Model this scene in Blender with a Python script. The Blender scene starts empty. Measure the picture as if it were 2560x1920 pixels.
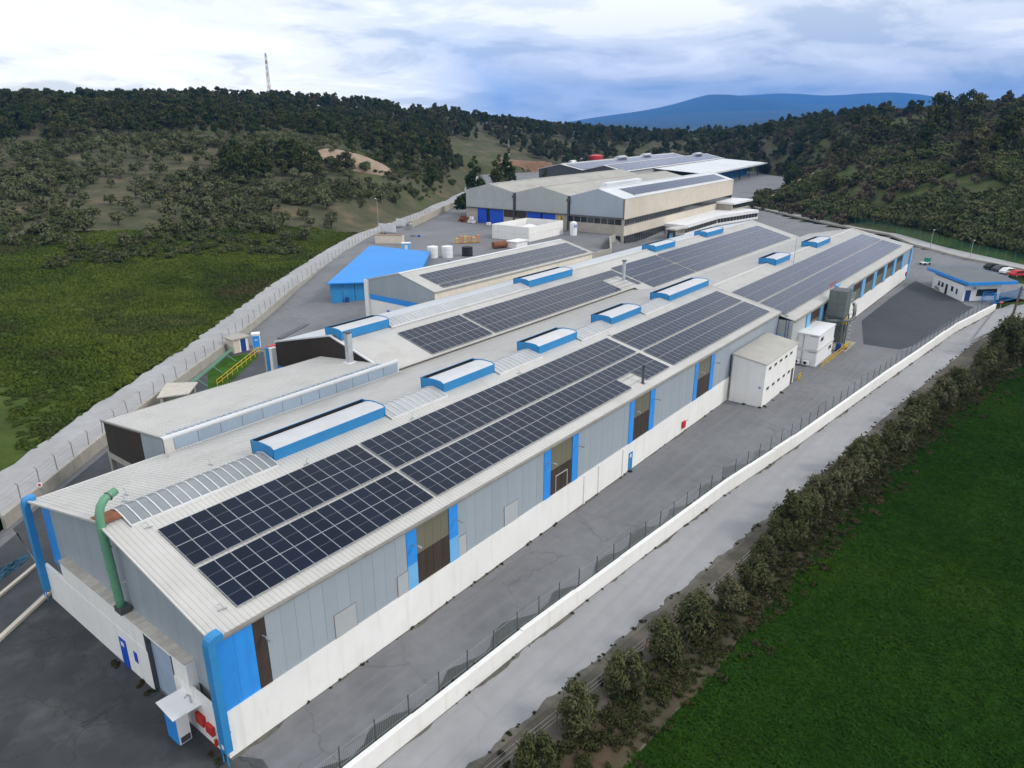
import bpy, math, random
import numpy as np
from mathutils import Vector, Matrix
R = math.radians
random.seed(7)
SC = bpy.context.scene
COL = SC.collection

# ------------------------------------------------------------------ camera
cam_d = bpy.data.cameras.new('camera'); cam = bpy.data.objects.new('camera', cam_d); COL.objects.link(cam)
cam.location = (-14.86, -32.02, 34.0)
cam.rotation_euler = (R(90 - 19.855), 0, R(37.903 - 90))
cam_d.sensor_width = 36.0; cam_d.lens = 36.0 * 1800 / 2560
cam_d.clip_start = 0.5; cam_d.clip_end = 40000
SC.camera = cam

# ------------------------------------------------------------------ world, sun, exposure
SUN_EL, SUN_AZ = R(38), R(-72)          # azimuth measured from +X towards +Y (sun stands to the right, behind the camera)
world = bpy.data.worlds.new('World'); SC.world = world; world.use_nodes = True
def build_world():
    nt = world.node_tree; nt.nodes.clear(); N = nt.nodes.new; L = nt.links.new
    out = N('ShaderNodeOutputWorld'); bg = N('ShaderNodeBackground'); L(bg.outputs[0], out.inputs[0])
    sky = N('ShaderNodeTexSky'); sky.sky_type = 'NISHITA'; sky.sun_disc = False
    sky.sun_elevation = SUN_EL; sky.sun_rotation = R(90) - SUN_AZ
    bg.inputs['Strength'].default_value = 0.1
    tc = N('ShaderNodeTexCoord'); sep = N('ShaderNodeSeparateXYZ'); L(tc.outputs['Generated'], sep.inputs[0])
    az = N('ShaderNodeMath'); az.operation = 'MAXIMUM'; L(sep.outputs['Z'], az.inputs[0]); az.inputs[1].default_value = 0.0
    ad = N('ShaderNodeMath'); ad.operation = 'ADD'; L(az.outputs[0], ad.inputs[0]); ad.inputs[1].default_value = 0.16
    dx = N('ShaderNodeMath'); dx.operation = 'DIVIDE'; L(sep.outputs['X'], dx.inputs[0]); L(ad.outputs[0], dx.inputs[1])
    dy = N('ShaderNodeMath'); dy.operation = 'DIVIDE'; L(sep.outputs['Y'], dy.inputs[0]); L(ad.outputs[0], dy.inputs[1])
    cb = N('ShaderNodeCombineXYZ'); L(dx.outputs[0], cb.inputs[0]); L(dy.outputs[0], cb.inputs[1])
    def noise(scale, det, rough, off, dist=0.0):
        mp = N('ShaderNodeMapping'); mp.inputs['Location'].default_value = off; L(cb.outputs[0], mp.inputs[0])
        n = N('ShaderNodeTexNoise'); n.inputs['Scale'].default_value = scale; n.inputs['Detail'].default_value = det
        n.inputs['Roughness'].default_value = rough; n.inputs['Distortion'].default_value = dist
        L(mp.outputs[0], n.inputs['Vector']); return n
    def ramp(src, stops):
        r = N('ShaderNodeValToRGB'); r.color_ramp.interpolation = 'EASE'
        while len(r.color_ramp.elements) < len(stops): r.color_ramp.elements.new(0.5)
        for e, (p, c) in zip(r.color_ramp.elements, stops): e.position = p; e.color = c
        L(src, r.inputs[0]); return r
    n1 = noise(0.55, 8, 0.58, (3.1, 1.7, 0), 0.3)           # where the cloud sheet thins
    n2 = noise(1.1, 10, 0.60, (7.7, 4.2, 0), 0.35)           # billows inside the sheet
    cover = ramp(n1.outputs[0], [(0.30, (0.84, .84, .84, 1)), (0.46, (1, 1, 1, 1))])
    shade = ramp(n2.outputs[0], [(0.37, (6.7, 7.3, 8.0, 1)), (0.49, (9.6, 9.85, 10.1, 1)), (0.61, (12.4, 12.3, 12.2, 1))])
    mix = N('ShaderNodeMix'); mix.data_type = 'RGBA'
    L(cover.outputs[0], mix.inputs[0]); L(sky.outputs[0], mix.inputs[6]); L(shade.outputs[0], mix.inputs[7])
    L(mix.outputs[2], bg.inputs['Color'])
build_world()
sun_d = bpy.data.lights.new('sun', 'SUN'); sun = bpy.data.objects.new('sun', sun_d); COL.objects.link(sun)
sun_d.energy = 1.5; sun_d.angle = R(12); sun_d.color = (1.0, 0.96, 0.9)
sdir = Vector((math.cos(SUN_EL) * math.cos(SUN_AZ), math.cos(SUN_EL) * math.sin(SUN_AZ), math.sin(SUN_EL)))
sun.rotation_euler = sdir.to_track_quat('Z', 'Y').to_euler(); sun.location = (60, -60, 120)
SC.view_settings.view_transform = 'Standard'; SC.view_settings.look = 'None'
SC.view_settings.exposure = 0.25; SC.view_settings.gamma = 1.0; SC.view_settings.use_curve_mapping = False
SC.cycles.use_denoising = True
SC.cycles.max_bounces = 6; SC.cycles.diffuse_bounces = 3; SC.cycles.glossy_bounces = 3
SC.cycles.transparent_max_bounces = 8; SC.cycles.volume_bounces = 0

# ------------------------------------------------------------------ materials
M = {}
def pmat(name, base, rough=0.6, var=0.10, scale=0.6, big=0.08, bigscale=0.07, bump=0.0, bscale=12.0, metal=0.0, spec=0.4,
         rnd=0.0, streak=0.0, streakcol=(0.25, 0.24, 0.22), stain=0.0, staincol=(0.1, 0.1, 0.1), stscale=0.2, wave=None, coords='world', hue=None, pos=None, tracks=None, cracks=None):
    m = bpy.data.materials.new(name); m.use_nodes = True; M[name] = m
    nt = m.node_tree; N = nt.nodes.new; L = nt.links.new; b = nt.nodes['Principled BSDF']
    b.inputs['Roughness'].default_value = rough; b.inputs['Metallic'].default_value = metal
    b.inputs['Specular IOR Level'].default_value = spec
    if coords == 'world':
        g = N('ShaderNodeNewGeometry'); vec = g.outputs['Position']
    else:
        g = N('ShaderNodeTexCoord'); vec = g.outputs['Object']
    def noise(s, det=5, ro=0.6, v=None):
        n = N('ShaderNodeTexNoise'); n.inputs['Scale'].default_value = s; n.inputs['Detail'].default_value = det
        n.inputs['Roughness'].default_value = ro; L(v or vec, n.inputs['Vector']); return n.outputs[0]
    def mr(src, a, c, lo=0.3, hi=0.7):
        r = N('ShaderNodeMapRange'); r.inputs[1].default_value = lo; r.inputs[2].default_value = hi
        r.inputs[3].default_value = a; r.inputs[4].default_value = c; L(src, r.inputs[0]); return r.outputs[0]
    def mul(a, c):
        k = N('ShaderNodeMath'); k.operation = 'MULTIPLY'; L(a, k.inputs[0]); L(c, k.inputs[1]); return k.outputs[0]
    f = mul(mr(noise(scale), 1 - var, 1 + var), mr(noise(bigscale, 4), 1 - big, 1 + big))
    if rnd:
        oi = N('ShaderNodeObjectInfo'); f = mul(f, mr(oi.outputs['Random'], 1 - rnd, 1 + rnd, 0, 1))
    src = None
    if hue:
        oi = N('ShaderNodeObjectInfo'); rp = N('ShaderNodeValToRGB')
        while len(rp.color_ramp.elements) < len(hue): rp.color_ramp.elements.new(.5)
        for i, (e, c) in enumerate(zip(rp.color_ramp.elements, hue)): e.position = i / (len(hue) - 1); e.color = (*c, 1)
        L(oi.outputs['Random'], rp.inputs[0]); src = rp.outputs[0]
    if pos:
        rp = N('ShaderNodeValToRGB')
        while len(rp.color_ramp.elements) < len(pos[1]): rp.color_ramp.elements.new(.5)
        for i, (e, c) in enumerate(zip(rp.color_ramp.elements, pos[1])): e.position = .30 + .40 * i / (len(pos[1]) - 1); e.color = (*c, 1)
        L(noise(pos[0], 6, .62), rp.inputs[0]); src = rp.outputs[0]
    vm = N('ShaderNodeVectorMath'); vm.operation = 'SCALE'; L(f, vm.inputs['Scale'])
    if src: L(src, vm.inputs[0])
    else: vm.inputs[0].default_value = base
    col = vm.outputs[0]
    def mixc(col, fac, c):
        x = N('ShaderNodeMix'); x.data_type = 'RGBA'; L(fac, x.inputs[0]); L(col, x.inputs[6]); x.inputs[7].default_value = (*c, 1); return x.outputs[2]
    if streak:
        mp = N('ShaderNodeMapping'); mp.inputs['Scale'].default_value = (1, 1, 0.06); L(vec, mp.inputs[0])
        col = mixc(col, mr(noise(1.6, 6, .7, mp.outputs[0]), 0, streak, .52, .75), streakcol)
    if stain:
        col = mixc(col, mr(noise(stscale, 7, .65), 0, stain, .50, .68), staincol)
    if tracks:      # wheel-worn streaks along x: (strength, colour)
        mp = N('ShaderNodeMapping'); mp.inputs['Scale'].default_value = (0.035, 1.0, 1); mp.inputs['Rotation'].default_value = (0, 0, R(4)); L(vec, mp.inputs[0])
        col = mixc(col, mr(noise(1.5, 5, .6, mp.outputs[0]), 0, tracks[0], .48, .66), tracks[1])
    if cracks:
        nd = N('ShaderNodeTexNoise'); nd.inputs['Scale'].default_value = 0.8; nd.inputs['Detail'].default_value = 4; L(vec, nd.inputs['Vector'])
        va = N('ShaderNodeVectorMath'); va.operation = 'MULTIPLY_ADD'; L(nd.outputs[1], va.inputs[0]); va.inputs[1].default_value = (1.6, 1.6, 0); L(vec, va.inputs[2])
        vo = N('ShaderNodeTexVoronoi'); vo.feature = 'DISTANCE_TO_EDGE'; vo.inputs['Scale'].default_value = cracks[0]; L(va.outputs[0], vo.inputs['Vector'])
        col = mixc(col, mr(vo.outputs['Distance'], cracks[1], 0, 0.0, cracks[0] * .05), cracks[2])
    L(col, b.inputs['Base Color'])
    h = None
    if wave:      # fine ribs of sheet metal: (axis, pitch, strength)
        ax, pitch, ws = wave
        wv = N('ShaderNodeTexWave'); wv.bands_direction = ax; wv.inputs['Scale'].default_value = 0.314 / pitch
        wv.wave_profile = 'SIN'; L(vec, wv.inputs['Vector'])
        bp = N('ShaderNodeBump'); bp.inputs['Strength'].default_value = ws; bp.inputs['Distance'].default_value = 0.03
        L(wv.outputs[1], bp.inputs['Height']); h = bp.outputs[0]
    if bump:
        bp = N('ShaderNodeBump'); bp.inputs['Strength'].default_value = bump; bp.inputs['Distance'].default_value = 0.05
        L(noise(bscale, 6, .65), bp.inputs['Height'])
        if h: L(h, bp.inputs['Normal'])
        h = bp.outputs[0]
    if h: L(h, b.inputs['Normal'])
    return m

pmat('roof_metal', (0.50, 0.49, 0.465), 0.45, 0.05, 0.5, 0.07, 0.06, streak=0, stain=0.35, staincol=(0.36, 0.34, 0.30), stscale=0.35, metal=0.0)
pmat('roof_old', (0.40, 0.385, 0.35), 0.6, 0.08, 0.4, 0.08, 0.05, stain=0.4, staincol=(0.28, 0.25, 0.21), stscale=0.25)
pmat('roof_white', (0.62, 0.64, 0.66), 0.5, 0.04, 0.4)
pmat('trim', (0.50, 0.49, 0.47), 0.5, 0.08, 1.5)
pmat('gutter', (0.23, 0.22, 0.20), 0.5, 0.15, 1.5)
pmat('cladding', (0.32, 0.365, 0.405), 0.45, 0.04, 0.5, 0.05, 0.1, rnd=0.035, wave=('X', 0.25, 0.07), coords='object', streak=0.12, streakcol=(0.26, 0.28, 0.29))
pmat('cladding_pale', (0.40, 0.42, 0.41), 0.5, 0.05, 0.5, 0.05, 0.1, rnd=0.03, coords='world', streak=0.25, streakcol=(0.30, 0.29, 0.26))
pmat('cladding_blue_grey', (0.34, 0.39, 0.44), 0.45, 0.03, 0.5)
pmat('patch', (0.40, 0.42, 0.43), 0.5, 0.05, 0.9)
pmat('white_wall', (0.80, 0.79, 0.76), 0.8, 0.05, 0.5, 0.05, 0.12, bump=0.15, bscale=3, streak=0.5, streakcol=(0.58, 0.55, 0.48), stain=0.3, staincol=(0.62, 0.60, 0.55), stscale=0.5)
pmat('white_paint', (0.76, 0.765, 0.77), 0.5, 0.04, 0.8, streak=0.25, streakcol=(0.62, 0.61, 0.58))
pmat('vent_cover', (0.52, 0.53, 0.545), 0.45, 0.06, 0.7, stain=.45, staincol=(0.46, 0.44, 0.40), stscale=.5)
pmat('cream', (0.60, 0.54, 0.45), 0.7, 0.05, 0.6, streak=0.35, streakcol=(0.45, 0.38, 0.29))
pmat('beige', (0.42, 0.38, 0.32), 0.75, 0.10, 0.5, streak=0.5, streakcol=(0.27, 0.24, 0.20))
pmat('concrete', (0.36, 0.34, 0.30), 0.85, 0.14, 0.8, bump=0.3, bscale=4, streak=0.6, streakcol=(0.17, 0.16, 0.13))
pmat('blue', (0.030, 0.27, 0.74), 0.42, 0.07, 0.8, rnd=0.05, streak=0.25, streakcol=(0.03, 0.15, 0.42))
pmat('blue_light', (0.16, 0.42, 0.72), 0.5, 0.07, 0.8)
pmat('blue_vent', (0.026, 0.225, 0.50), 0.5, 0.06, 1.0, streak=0.35, streakcol=(0.05, 0.24, 0.50), stain=.2, staincol=(.08, .25, .46), stscale=.6)
pmat('blue_roof', (0.015, 0.24, 0.68), 0.5, 0.03, 0.5)
pmat('blue_door', (0.008, 0.075, 0.50), 0.5, 0.06, 0.8)
pmat('blue_dark', (0.01, 0.05, 0.20), 0.5)
pmat('brown', (0.045, 0.032, 0.024), 0.6, 0.2, 1.2, rnd=0.15, streak=0.3, streakcol=(0.09, 0.065, 0.045), wave=('X', 0.18, 0.4), coords='object')
pmat('brown_world', (0.028, 0.020, 0.016), 0.65, 0.2, 1.2)
pmat('olive_pane', (0.165, 0.155, 0.105), 0.4, 0.08, 0.8, rnd=0.08, streak=0.35, streakcol=(0.10, 0.09, 0.06), wave=('X', 0.18, 0.35), coords='object')
pmat('skylight', (0.22, 0.24, 0.25), 0.35, 0.08, 1.0, rnd=0.10)
pmat('skylight_pale', (0.37, 0.385, 0.395), 0.4, 0.06, 1.0, rnd=0.06)
pmat('clerestory', (0.27, 0.34, 0.42), 0.35, 0.06, 0.6, rnd=0.06)
pmat('white_bar', (0.62, 0.62, 0.615), 0.5)
pmat('alu', (0.34, 0.35, 0.38), 0.4, 0.04, 3.0, metal=0.0)
pmat('alu_dim', (0.13, 0.14, 0.16), 0.4)
pmat('glass_pv', (0.0045, 0.0080, 0.0175), 0.12, 0.05, 2.0, rnd=0.25, spec=0.20)
_pv = M['glass_pv'].node_tree.nodes['Principled BSDF'].inputs; _pv['Specular Tint'].default_value = (0.62, 0.74, 1.0, 1)
_pv['Sheen Weight'].default_value = 0.22; _pv['Sheen Roughness'].default_value = 0.35; _pv['Sheen Tint'].default_value = (0.45, 0.55, 1.0, 1)     # blue sheen put on the glass to imitate sky reflection at grazing angles
pmat('glass_dark', (0.02, 0.025, 0.03), 0.1, 0.2, 1.0, rnd=0.3, spec=0.6)
pmat('black', (0.012, 0.012, 0.013), 0.6)
pmat('dark_steel', (0.07, 0.075, 0.08), 0.5, 0.15, 2.0)
pmat('steel', (0.30, 0.32, 0.34), 0.4, 0.10, 2.0)
pmat('galv', (0.44, 0.46, 0.48), 0.35, 0.10, 1.5, metal=0.3)
pmat('filter_grey', (0.135, 0.155, 0.145), 0.5, 0.08, 1.2, streak=0.3, streakcol=(0.09, 0.09, 0.08))
pmat('green_duct', (0.12, 0.29, 0.18), 0.45, 0.08, 1.5, streak=0.3, streakcol=(0.10, 0.26, 0.17))
pmat('rust', (0.20, 0.075, 0.035), 0.8, 0.25, 2.0)
pmat('red', (0.50, 0.03, 0.025), 0.45, 0.08, 2.0)
pmat('yellow', (0.62, 0.40, 0.02), 0.5, 0.08, 2.0)
pmat('orange', (0.55, 0.20, 0.04), 0.6, 0.1, 2.0)
pmat('green_paint', (0.03, 0.20, 0.13), 0.5)
pmat('tile', (0.45, 0.42, 0.37), 0.8, 0.12, 1.5, rnd=.1)
pmat('wood', (0.10, 0.075, 0.055), 0.8, 0.15, 3.0)
pmat('bark', (0.085, 0.065, 0.05), 0.9, 0.2, 4.0)
pmat('tyre', (0.015, 0.015, 0.016), 0.8)
pmat('rubble', (0.42, 0.36, 0.29), 0.9, 0.2, 1.5)
# ground covers
pmat('asphalt', (0.165, 0.168, 0.175), 0.85, 0.10, 0.9, 0.14, 0.10, bump=0.25, bscale=14, stain=0.45, staincol=(0.115, 0.118, 0.125), stscale=0.16, tracks=(.5, (0.20, 0.203, 0.21)), cracks=(.13, .5, (.08, .08, .085)))
pmat('asphalt_dark', (0.055, 0.060, 0.066), 0.8, 0.14, 0.6, 0.20, 0.10, bump=0.25, bscale=14, stain=0.5, staincol=(0.10, 0.105, 0.11), stscale=0.35)
pmat('asphalt_new', (0.048, 0.054, 0.062), 0.85, 0.10, 0.5, 0.14, 0.09, bump=0.2, bscale=14)
pmat('asphalt_front', (0.040, 0.044, 0.047), 0.75, 0.20, 0.5, 0.30, 0.12, bump=0.25, bscale=10, stain=0.6, staincol=(0.10, 0.105, 0.105), stscale=0.30, cracks=(.16, .7, (.02, .02, .02)))
pmat('road', (0.295, 0.297, 0.305), 0.9, 0.06, 0.8, 0.06, 0.08, bump=0.2, bscale=16, stain=0.25, staincol=(0.24, 0.24, 0.245), stscale=0.12, tracks=(.5, (0.25, 0.25, 0.255)), cracks=(.05, .3, (.2, .2, .2)))
pmat('dirt_road', (0.34, 0.34, 0.345), 0.95, 0.10, 0.5, 0.12, 0.08, bump=0.4, bscale=6, stain=0.4, staincol=(0.30, 0.29, 0.27), stscale=0.18)
pmat('verge', (0.10, 0.088, 0.072), 0.95, 0.22, 1.2, 0.2, 0.15, bump=0.6, bscale=8, stain=0.5, staincol=(0.055, 0.062, 0.030), stscale=0.3)
pmat('soil', (0.30, 0.225, 0.16), 0.95, 0.15, 0.6, 0.15, 0.1, bump=0.5, bscale=4)
pmat('soil_red', (0.20, 0.115, 0.07), 0.95, 0.2, 0.4, 0.2, 0.08, bump=0.5, bscale=4)
pmat('mast_red', (0.30, 0.10, 0.09), .6)
pmat('bank', (0.052, 0.046, 0.024), 0.95, 0.25, 1.2, 0.25, 0.15, bump=0.8, bscale=7, stain=0.7, staincol=(0.088, 0.050, 0.028), stscale=0.16)
pmat('dirt_foot_shade', (0.115, 0.108, 0.092), 0.95, 0.3, 1.5, 0.2, .2, bump=.5, bscale=9)  # dirt tone, also used as painted contact shadow at the wall feet
pmat('flat_roof', (0.125, 0.14, 0.15), .8, .1, .6, stain=.4, staincol=(.17, .175, .18), stscale=.4)
pmat('lawn', (0.040, 0.095, 0.012), .95, .25, .8, .2, .2, bump=.6, bscale=8, spec=.05)
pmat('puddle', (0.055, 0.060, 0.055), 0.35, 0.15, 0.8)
def leafmat(name, cols, rough=0.8, pos=None):
    return pmat(name, cols[0], rough, 0.20, 1.1, 0.12, 0.08, hue=None if pos else cols, pos=(pos, cols) if pos else None, coords='world', spec=0.08, rnd=.12 if pos else 0)
leafmat('leaf_olive', [(0.080, 0.092, 0.036), (0.112, 0.120, 0.056), (0.094, 0.104, 0.046), (0.130, 0.132, 0.070)])
leafmat('leaf_pine', [(0.022, 0.038, 0.010), (0.042, 0.058, 0.015), (0.034, 0.048, 0.012), (0.074, 0.078, 0.028), (0.046, 0.056, 0.016), (0.086, 0.078, 0.038)])
leafmat('leaf_scrub', [(0.056, 0.074, 0.022), (0.082, 0.098, 0.034), (0.100, 0.100, 0.044), (0.070, 0.080, 0.032), (0.048, 0.062, 0.018)])
leafmat('leaf_dry', [(0.100, 0.082, 0.048), (0.085, 0.074, 0.044), (0.115, 0.088, 0.056)])
leafmat('leaf_weed', [(0.080, 0.070, 0.030), (0.052, 0.066, 0.018), (0.062, 0.094, 0.014), (0.092, 0.120, 0.018), (0.054, 0.074, 0.020), (0.105, 0.116, 0.034)], pos=.035)
leafmat('leaf_crop', [(0.013, 0.031, 0.006), (0.014, 0.039, 0.006), (0.019, 0.047, 0.007), (0.030, 0.060, 0.008)], pos=.03)
M['leaf_crop'].node_tree.nodes['Principled BSDF'].inputs['Specular IOR Level'].default_value = 0.0

def ground_material():
    m = bpy.data.materials.new('ground'); m.use_nodes = True; M['ground'] = m
    nt = m.node_tree; N = nt.nodes.new; L = nt.links.new; b = nt.nodes['Principled BSDF']
    b.inputs['Roughness'].default_value = 0.95; b.inputs['Specular IOR Level'].default_value = 0.1
    g = N('ShaderNodeNewGeometry'); vec = g.outputs['Position']
    def noise(s, det=6, ro=.62):
        n = N('ShaderNodeTexNoise'); n.inputs['Scale'].default_value = s; n.inputs['Detail'].default_value = det
        n.inputs['Roughness'].default_value = ro; L(vec, n.inputs['Vector']); return n.outputs[0]
    def ramp(src, stops):
        r = N('ShaderNodeValToRGB')
        while len(r.color_ramp.elements) < len(stops): r.color_ramp.elements.new(.5)
        for e, (p, c) in zip(r.color_ramp.elements, stops): e.position = p; e.color = (*c, 1)
        L(src, r.inputs[0]); return r.outputs[0]
    def mix(f, a, c):
        x = N('ShaderNodeMix'); x.data_type = 'RGBA'; L(f, x.inputs[0]); L(a, x.inputs[6]); L(c, x.inputs[7]); return x.outputs[2]
    weed = ramp(noise(0.16), [(0.30, (0.036, 0.048, 0.014)), (0.50, (0.056, 0.088, 0.016)), (0.70, (0.085, 0.105, 0.030))])
    bare = ramp(noise(0.11), [(0.30, (0.056, 0.064, 0.030)), (0.54, (0.088, 0.086, 0.050)), (0.74, (0.170, 0.120, 0.074))])
    at = N('ShaderNodeAttribute'); at.attribute_name = 'bare'
    nz = noise(0.05); ad = N('ShaderNodeMath'); ad.operation = 'ADD'; L(at.outputs['Fac'], ad.inputs[0]); L(nz, ad.inputs[1])
    mr = N('ShaderNodeMapRange'); mr.inputs[1].default_value = 0.72; mr.inputs[2].default_value = 1.12; L(ad.outputs[0], mr.inputs[0])
    L(mix(mr.outputs[0], weed, bare), b.inputs['Base Color'])
    bp = N('ShaderNodeBump'); bp.inputs['Strength'].default_value = 0.8; bp.inputs['Distance'].default_value = 0.4
    L(noise(0.9), bp.inputs['Height']); L(bp.outputs[0], b.inputs['Normal'])
ground_material()
def crop_material():
    m = pmat('crop', (0.015, 0.036, 0.006), 0.95, 0.16, 0.35, 0.28, 0.045, bump=0.9, bscale=5, stain=0.5, staincol=(0.026, 0.048, 0.008), stscale=0.05, spec=0.0)
crop_material()

# ------------------------------------------------------------------ helpers
class MB:
    def __init__(s): s.v = []; s.f = []; s.m = []
    def add(s, vs, fs, mi=0):
        o = len(s.v); s.v += [tuple(v) for v in vs]; s.f += [tuple(i + o for i in f) for f in fs]; s.m += [mi] * len(fs); return s
    def obox(s, o, a, b, c, mi=0):
        o, a, b, c = Vector(o), Vector(a), Vector(b), Vector(c)
        if a.cross(b).dot(c) < 0: a, b = b, a
        vs = [o, o + a, o + a + b, o + b, o + c, o + a + c, o + a + b + c, o + b + c]
        return s.add(vs, [(0, 3, 2, 1), (4, 5, 6, 7), (0, 1, 5, 4), (1, 2, 6, 5), (2, 3, 7, 6), (3, 0, 4, 7)], mi)
    def box(s, x0, x1, y0, y1, z0, z1, mi=0):
        return s.obox((x0, y0, z0), (x1 - x0, 0, 0), (0, y1 - y0, 0), (0, 0, z1 - z0), mi)
    def bar(s, p, q, w, h=None, mi=0):
        p, q = Vector(p), Vector(q); h = h or w; d = q - p
        up = Vector((0, 0, 1)) if abs(d.normalized().z) < 0.95 else Vector((0, 1, 0))
        sx = d.cross(up).normalized() * w; sz = sx.cross(d).normalized() * h
        return s.obox(p - sx / 2 - sz / 2, d, sx, sz, mi)
    def prism(s, poly, ext, mi=0, mi_side=None):
        ext = Vector(ext); n = len(poly); P = [Vector(p) for p in poly]
        nrm = Vector((0, 0, 0))
        for i in range(n): nrm += P[i].cross(P[(i + 1) % n])
        if nrm.dot(ext) < 0: P.reverse()
        ms = mi if mi_side is None else mi_side
        s.add(P + [p + ext for p in P], [tuple(range(n - 1, -1, -1)), tuple(range(n, 2 * n))], mi)
        o = len(s.v) - 2 * n
        s.f += [(o + i, o + (i + 1) % n, o + n + (i + 1) % n, o + n + i) for i in range(n)]; s.m += [ms] * n
        return s
    def cyl(s, p, q, r0, r1=None, n=12, mi=0, cap=True):
        p, q = Vector(p), Vector(q); r1 = r0 if r1 is None else r1; d = (q - p).normalized()
        up = Vector((0, 0, 1)) if abs(d.z) < 0.9 else Vector((1, 0, 0))
        a = d.cross(up).normalized(); b = d.cross(a).normalized()
        ring = lambda c, r: [c + (a * math.cos(2 * math.pi * i / n) + b * math.sin(2 * math.pi * i / n)) * r for i in range(n)]
        fs = [(i, n + i, n + (i + 1) % n, (i + 1) % n) for i in range(n)]
        if cap: fs += [tuple(range(n)), tuple(range(2 * n - 1, n - 1, -1))]
        return s.add(ring(p, r0) + ring(q, r1), fs, mi)
    def tube(s, pts, r, n=10, mi=0):
        pts = [Vector(p) for p in pts]; rs = r if isinstance(r, (list, tuple)) else [r] * len(pts)
        rings = []; prev = None
        for i, p in enumerate(pts):
            d = (pts[min(i + 1, len(pts) - 1)] - pts[max(i - 1, 0)]).normalized()
            if prev is None:
                up = Vector((0, 0, 1)) if abs(d.z) < 0.9 else Vector((1, 0, 0)); a = d.cross(up).normalized()
            else: a = (prev - d * prev.dot(d)).normalized()
            prev = a; b = d.cross(a)
            rings.append([p + (a * math.cos(2 * math.pi * k / n) + b * math.sin(2 * math.pi * k / n)) * rs[i] for k in range(n)])
        vs = [v for rg in rings for v in rg]; fs = []
        for i in range(len(pts) - 1):
            fs += [(i * n + k, i * n + (k + 1) % n, (i + 1) * n + (k + 1) % n, (i + 1) * n + k) for k in range(n)]
        e = (len(pts) - 1) * n
        fs += [tuple(range(n - 1, -1, -1)), tuple(range(e, e + n))]
        return s.add(vs, fs, mi)
    def mesh(s, name, mats):
        me = bpy.data.meshes.new(name); me.from_pydata(s.v, [], s.f)
        for x in (mats if isinstance(mats, (list, tuple)) else [mats]): me.materials.append(M[x])
        me.polygons.foreach_set('material_index', s.m); me.update(); return me
    def build(s, name, mats, parent=None, smooth=False):
        me = s.mesh(name, mats)
        if smooth: me.polygons.foreach_set('use_smooth', [True] * len(me.polygons))
        return link(name, me, parent)
def link(name, data, parent=None, loc=None, rot=None, scale=None):
    o = bpy.data.objects.new(name, data); COL.objects.link(o)
    if parent is not None: o.parent = parent
    if loc is not None: o.location = loc
    if rot is not None: o.rotation_euler = rot
    if scale is not None: o.scale = scale
    return o
def tag(o, label, cat, group=None):
    o['label'] = label; o['category'] = cat
    if group: o['group'] = group
    return o
def thing(name, label, cat, loc=(0, 0, 0), rz=0.0, group=None):
    o = link(name, None, None, loc, (0, 0, rz)); o.empty_display_size = 0.5
    return tag(o, label, cat, group)
def struct(o): o['kind'] = 'structure'; return o
def stuff(o): o['kind'] = 'stuff'; return o
def interp(pts, x):
    if x <= pts[0][0]:
        (a, b), (c, d) = pts[0], pts[1]
    elif x >= pts[-1][0]:
        (a, b), (c, d) = pts[-2], pts[-1]
    else:
        for (a, b), (c, d) in zip(pts, pts[1:]):
            if x <= c: break
    return b + (d - b) * (x - a) / (c - a)
def sstep(t): t = np.clip(t, 0, 1); return t * t * (3 - 2 * t)
def ribbed(name, o, along, up, mat, parent, pitch=0.333, h=0.04, th=0.10, crest=0.34):
    """A sheet-metal roof slope as real trapezoid ribs running up the slope, with a flat soffit below."""
    o, along, up = Vector(o), Vector(along), Vector(up); Ln = along.length; ax = along / Ln; nrm = along.cross(up).normalized()
    if nrm.z < 0: nrm = -nrm
    prof = []; k = 0.0; w = pitch
    n = max(1, int(round(Ln / pitch))); w = Ln / n
    for i in range(n):
        b = i * w
        prof += [(b, 0), (b + w * (1 - crest) / 2 - 0.05 * w, 0), (b + w * (1 - crest) / 2 + 0.05 * w, h), (b + w * (1 + crest) / 2 - 0.05 * w, h), (b + w * (1 + crest) / 2 + 0.05 * w, 0)]
    prof.append((Ln, 0))
    m = len(prof); vs = [o + ax * s + nrm * z for s, z in prof] + [o + up + ax * s + nrm * z for s, z in prof]
    flip = along.cross(up).z < 0
    fs = [(i, i + 1, m + i + 1, m + i) for i in range(m - 1)]
    if flip: fs = [tuple(reversed(f)) for f in fs]
    mb = MB().add(vs, fs); mb.obox(o - nrm * (th + .004), along, up, nrm * th)
    return mb.build(name, mat, parent)

# ------------------------------------------------------------------ site lines and terrain
RW = [(-60, -4.0), (-12, -5.3), (3.3, -5.96), (18.6, -6.67), (49.3, -9.1), (64.7, -11.0), (94, -13.9), (132, -17.9), (154.4, -21.7)]   # right boundary wall
PW = [(-60, -9), (1.5, 38.2), (20, 53.5), (43, 70.8), (58, 83), (75, 96.5), (128, 132), (180, 158), (260, 205), (345, 275)]           # left boundary wall
RE = [(-60, -9.2), (-10, -10.2), (10, -10.9), (34, -13.2), (58, -15.6), (80, -17.3), (126, -21.8), (140, -24.5), (165, -33)]           # outer road edge
FE = [(-60, -12.5), (-15, -15.5), (15.7, -17.9), (27.6, -18.8), (42.8, -19.4), (63.5, -20.6), (97.6, -25.2), (116.6, -29.4), (150, -42)] # field edge
SITE = RW + [(168, -29), (204, -25), (228, 3), (247, 16), (262, 40), (302, 84), (430, 100), (505, 175), (500, 235), (345, 275)] + PW[-2::-1]
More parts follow.
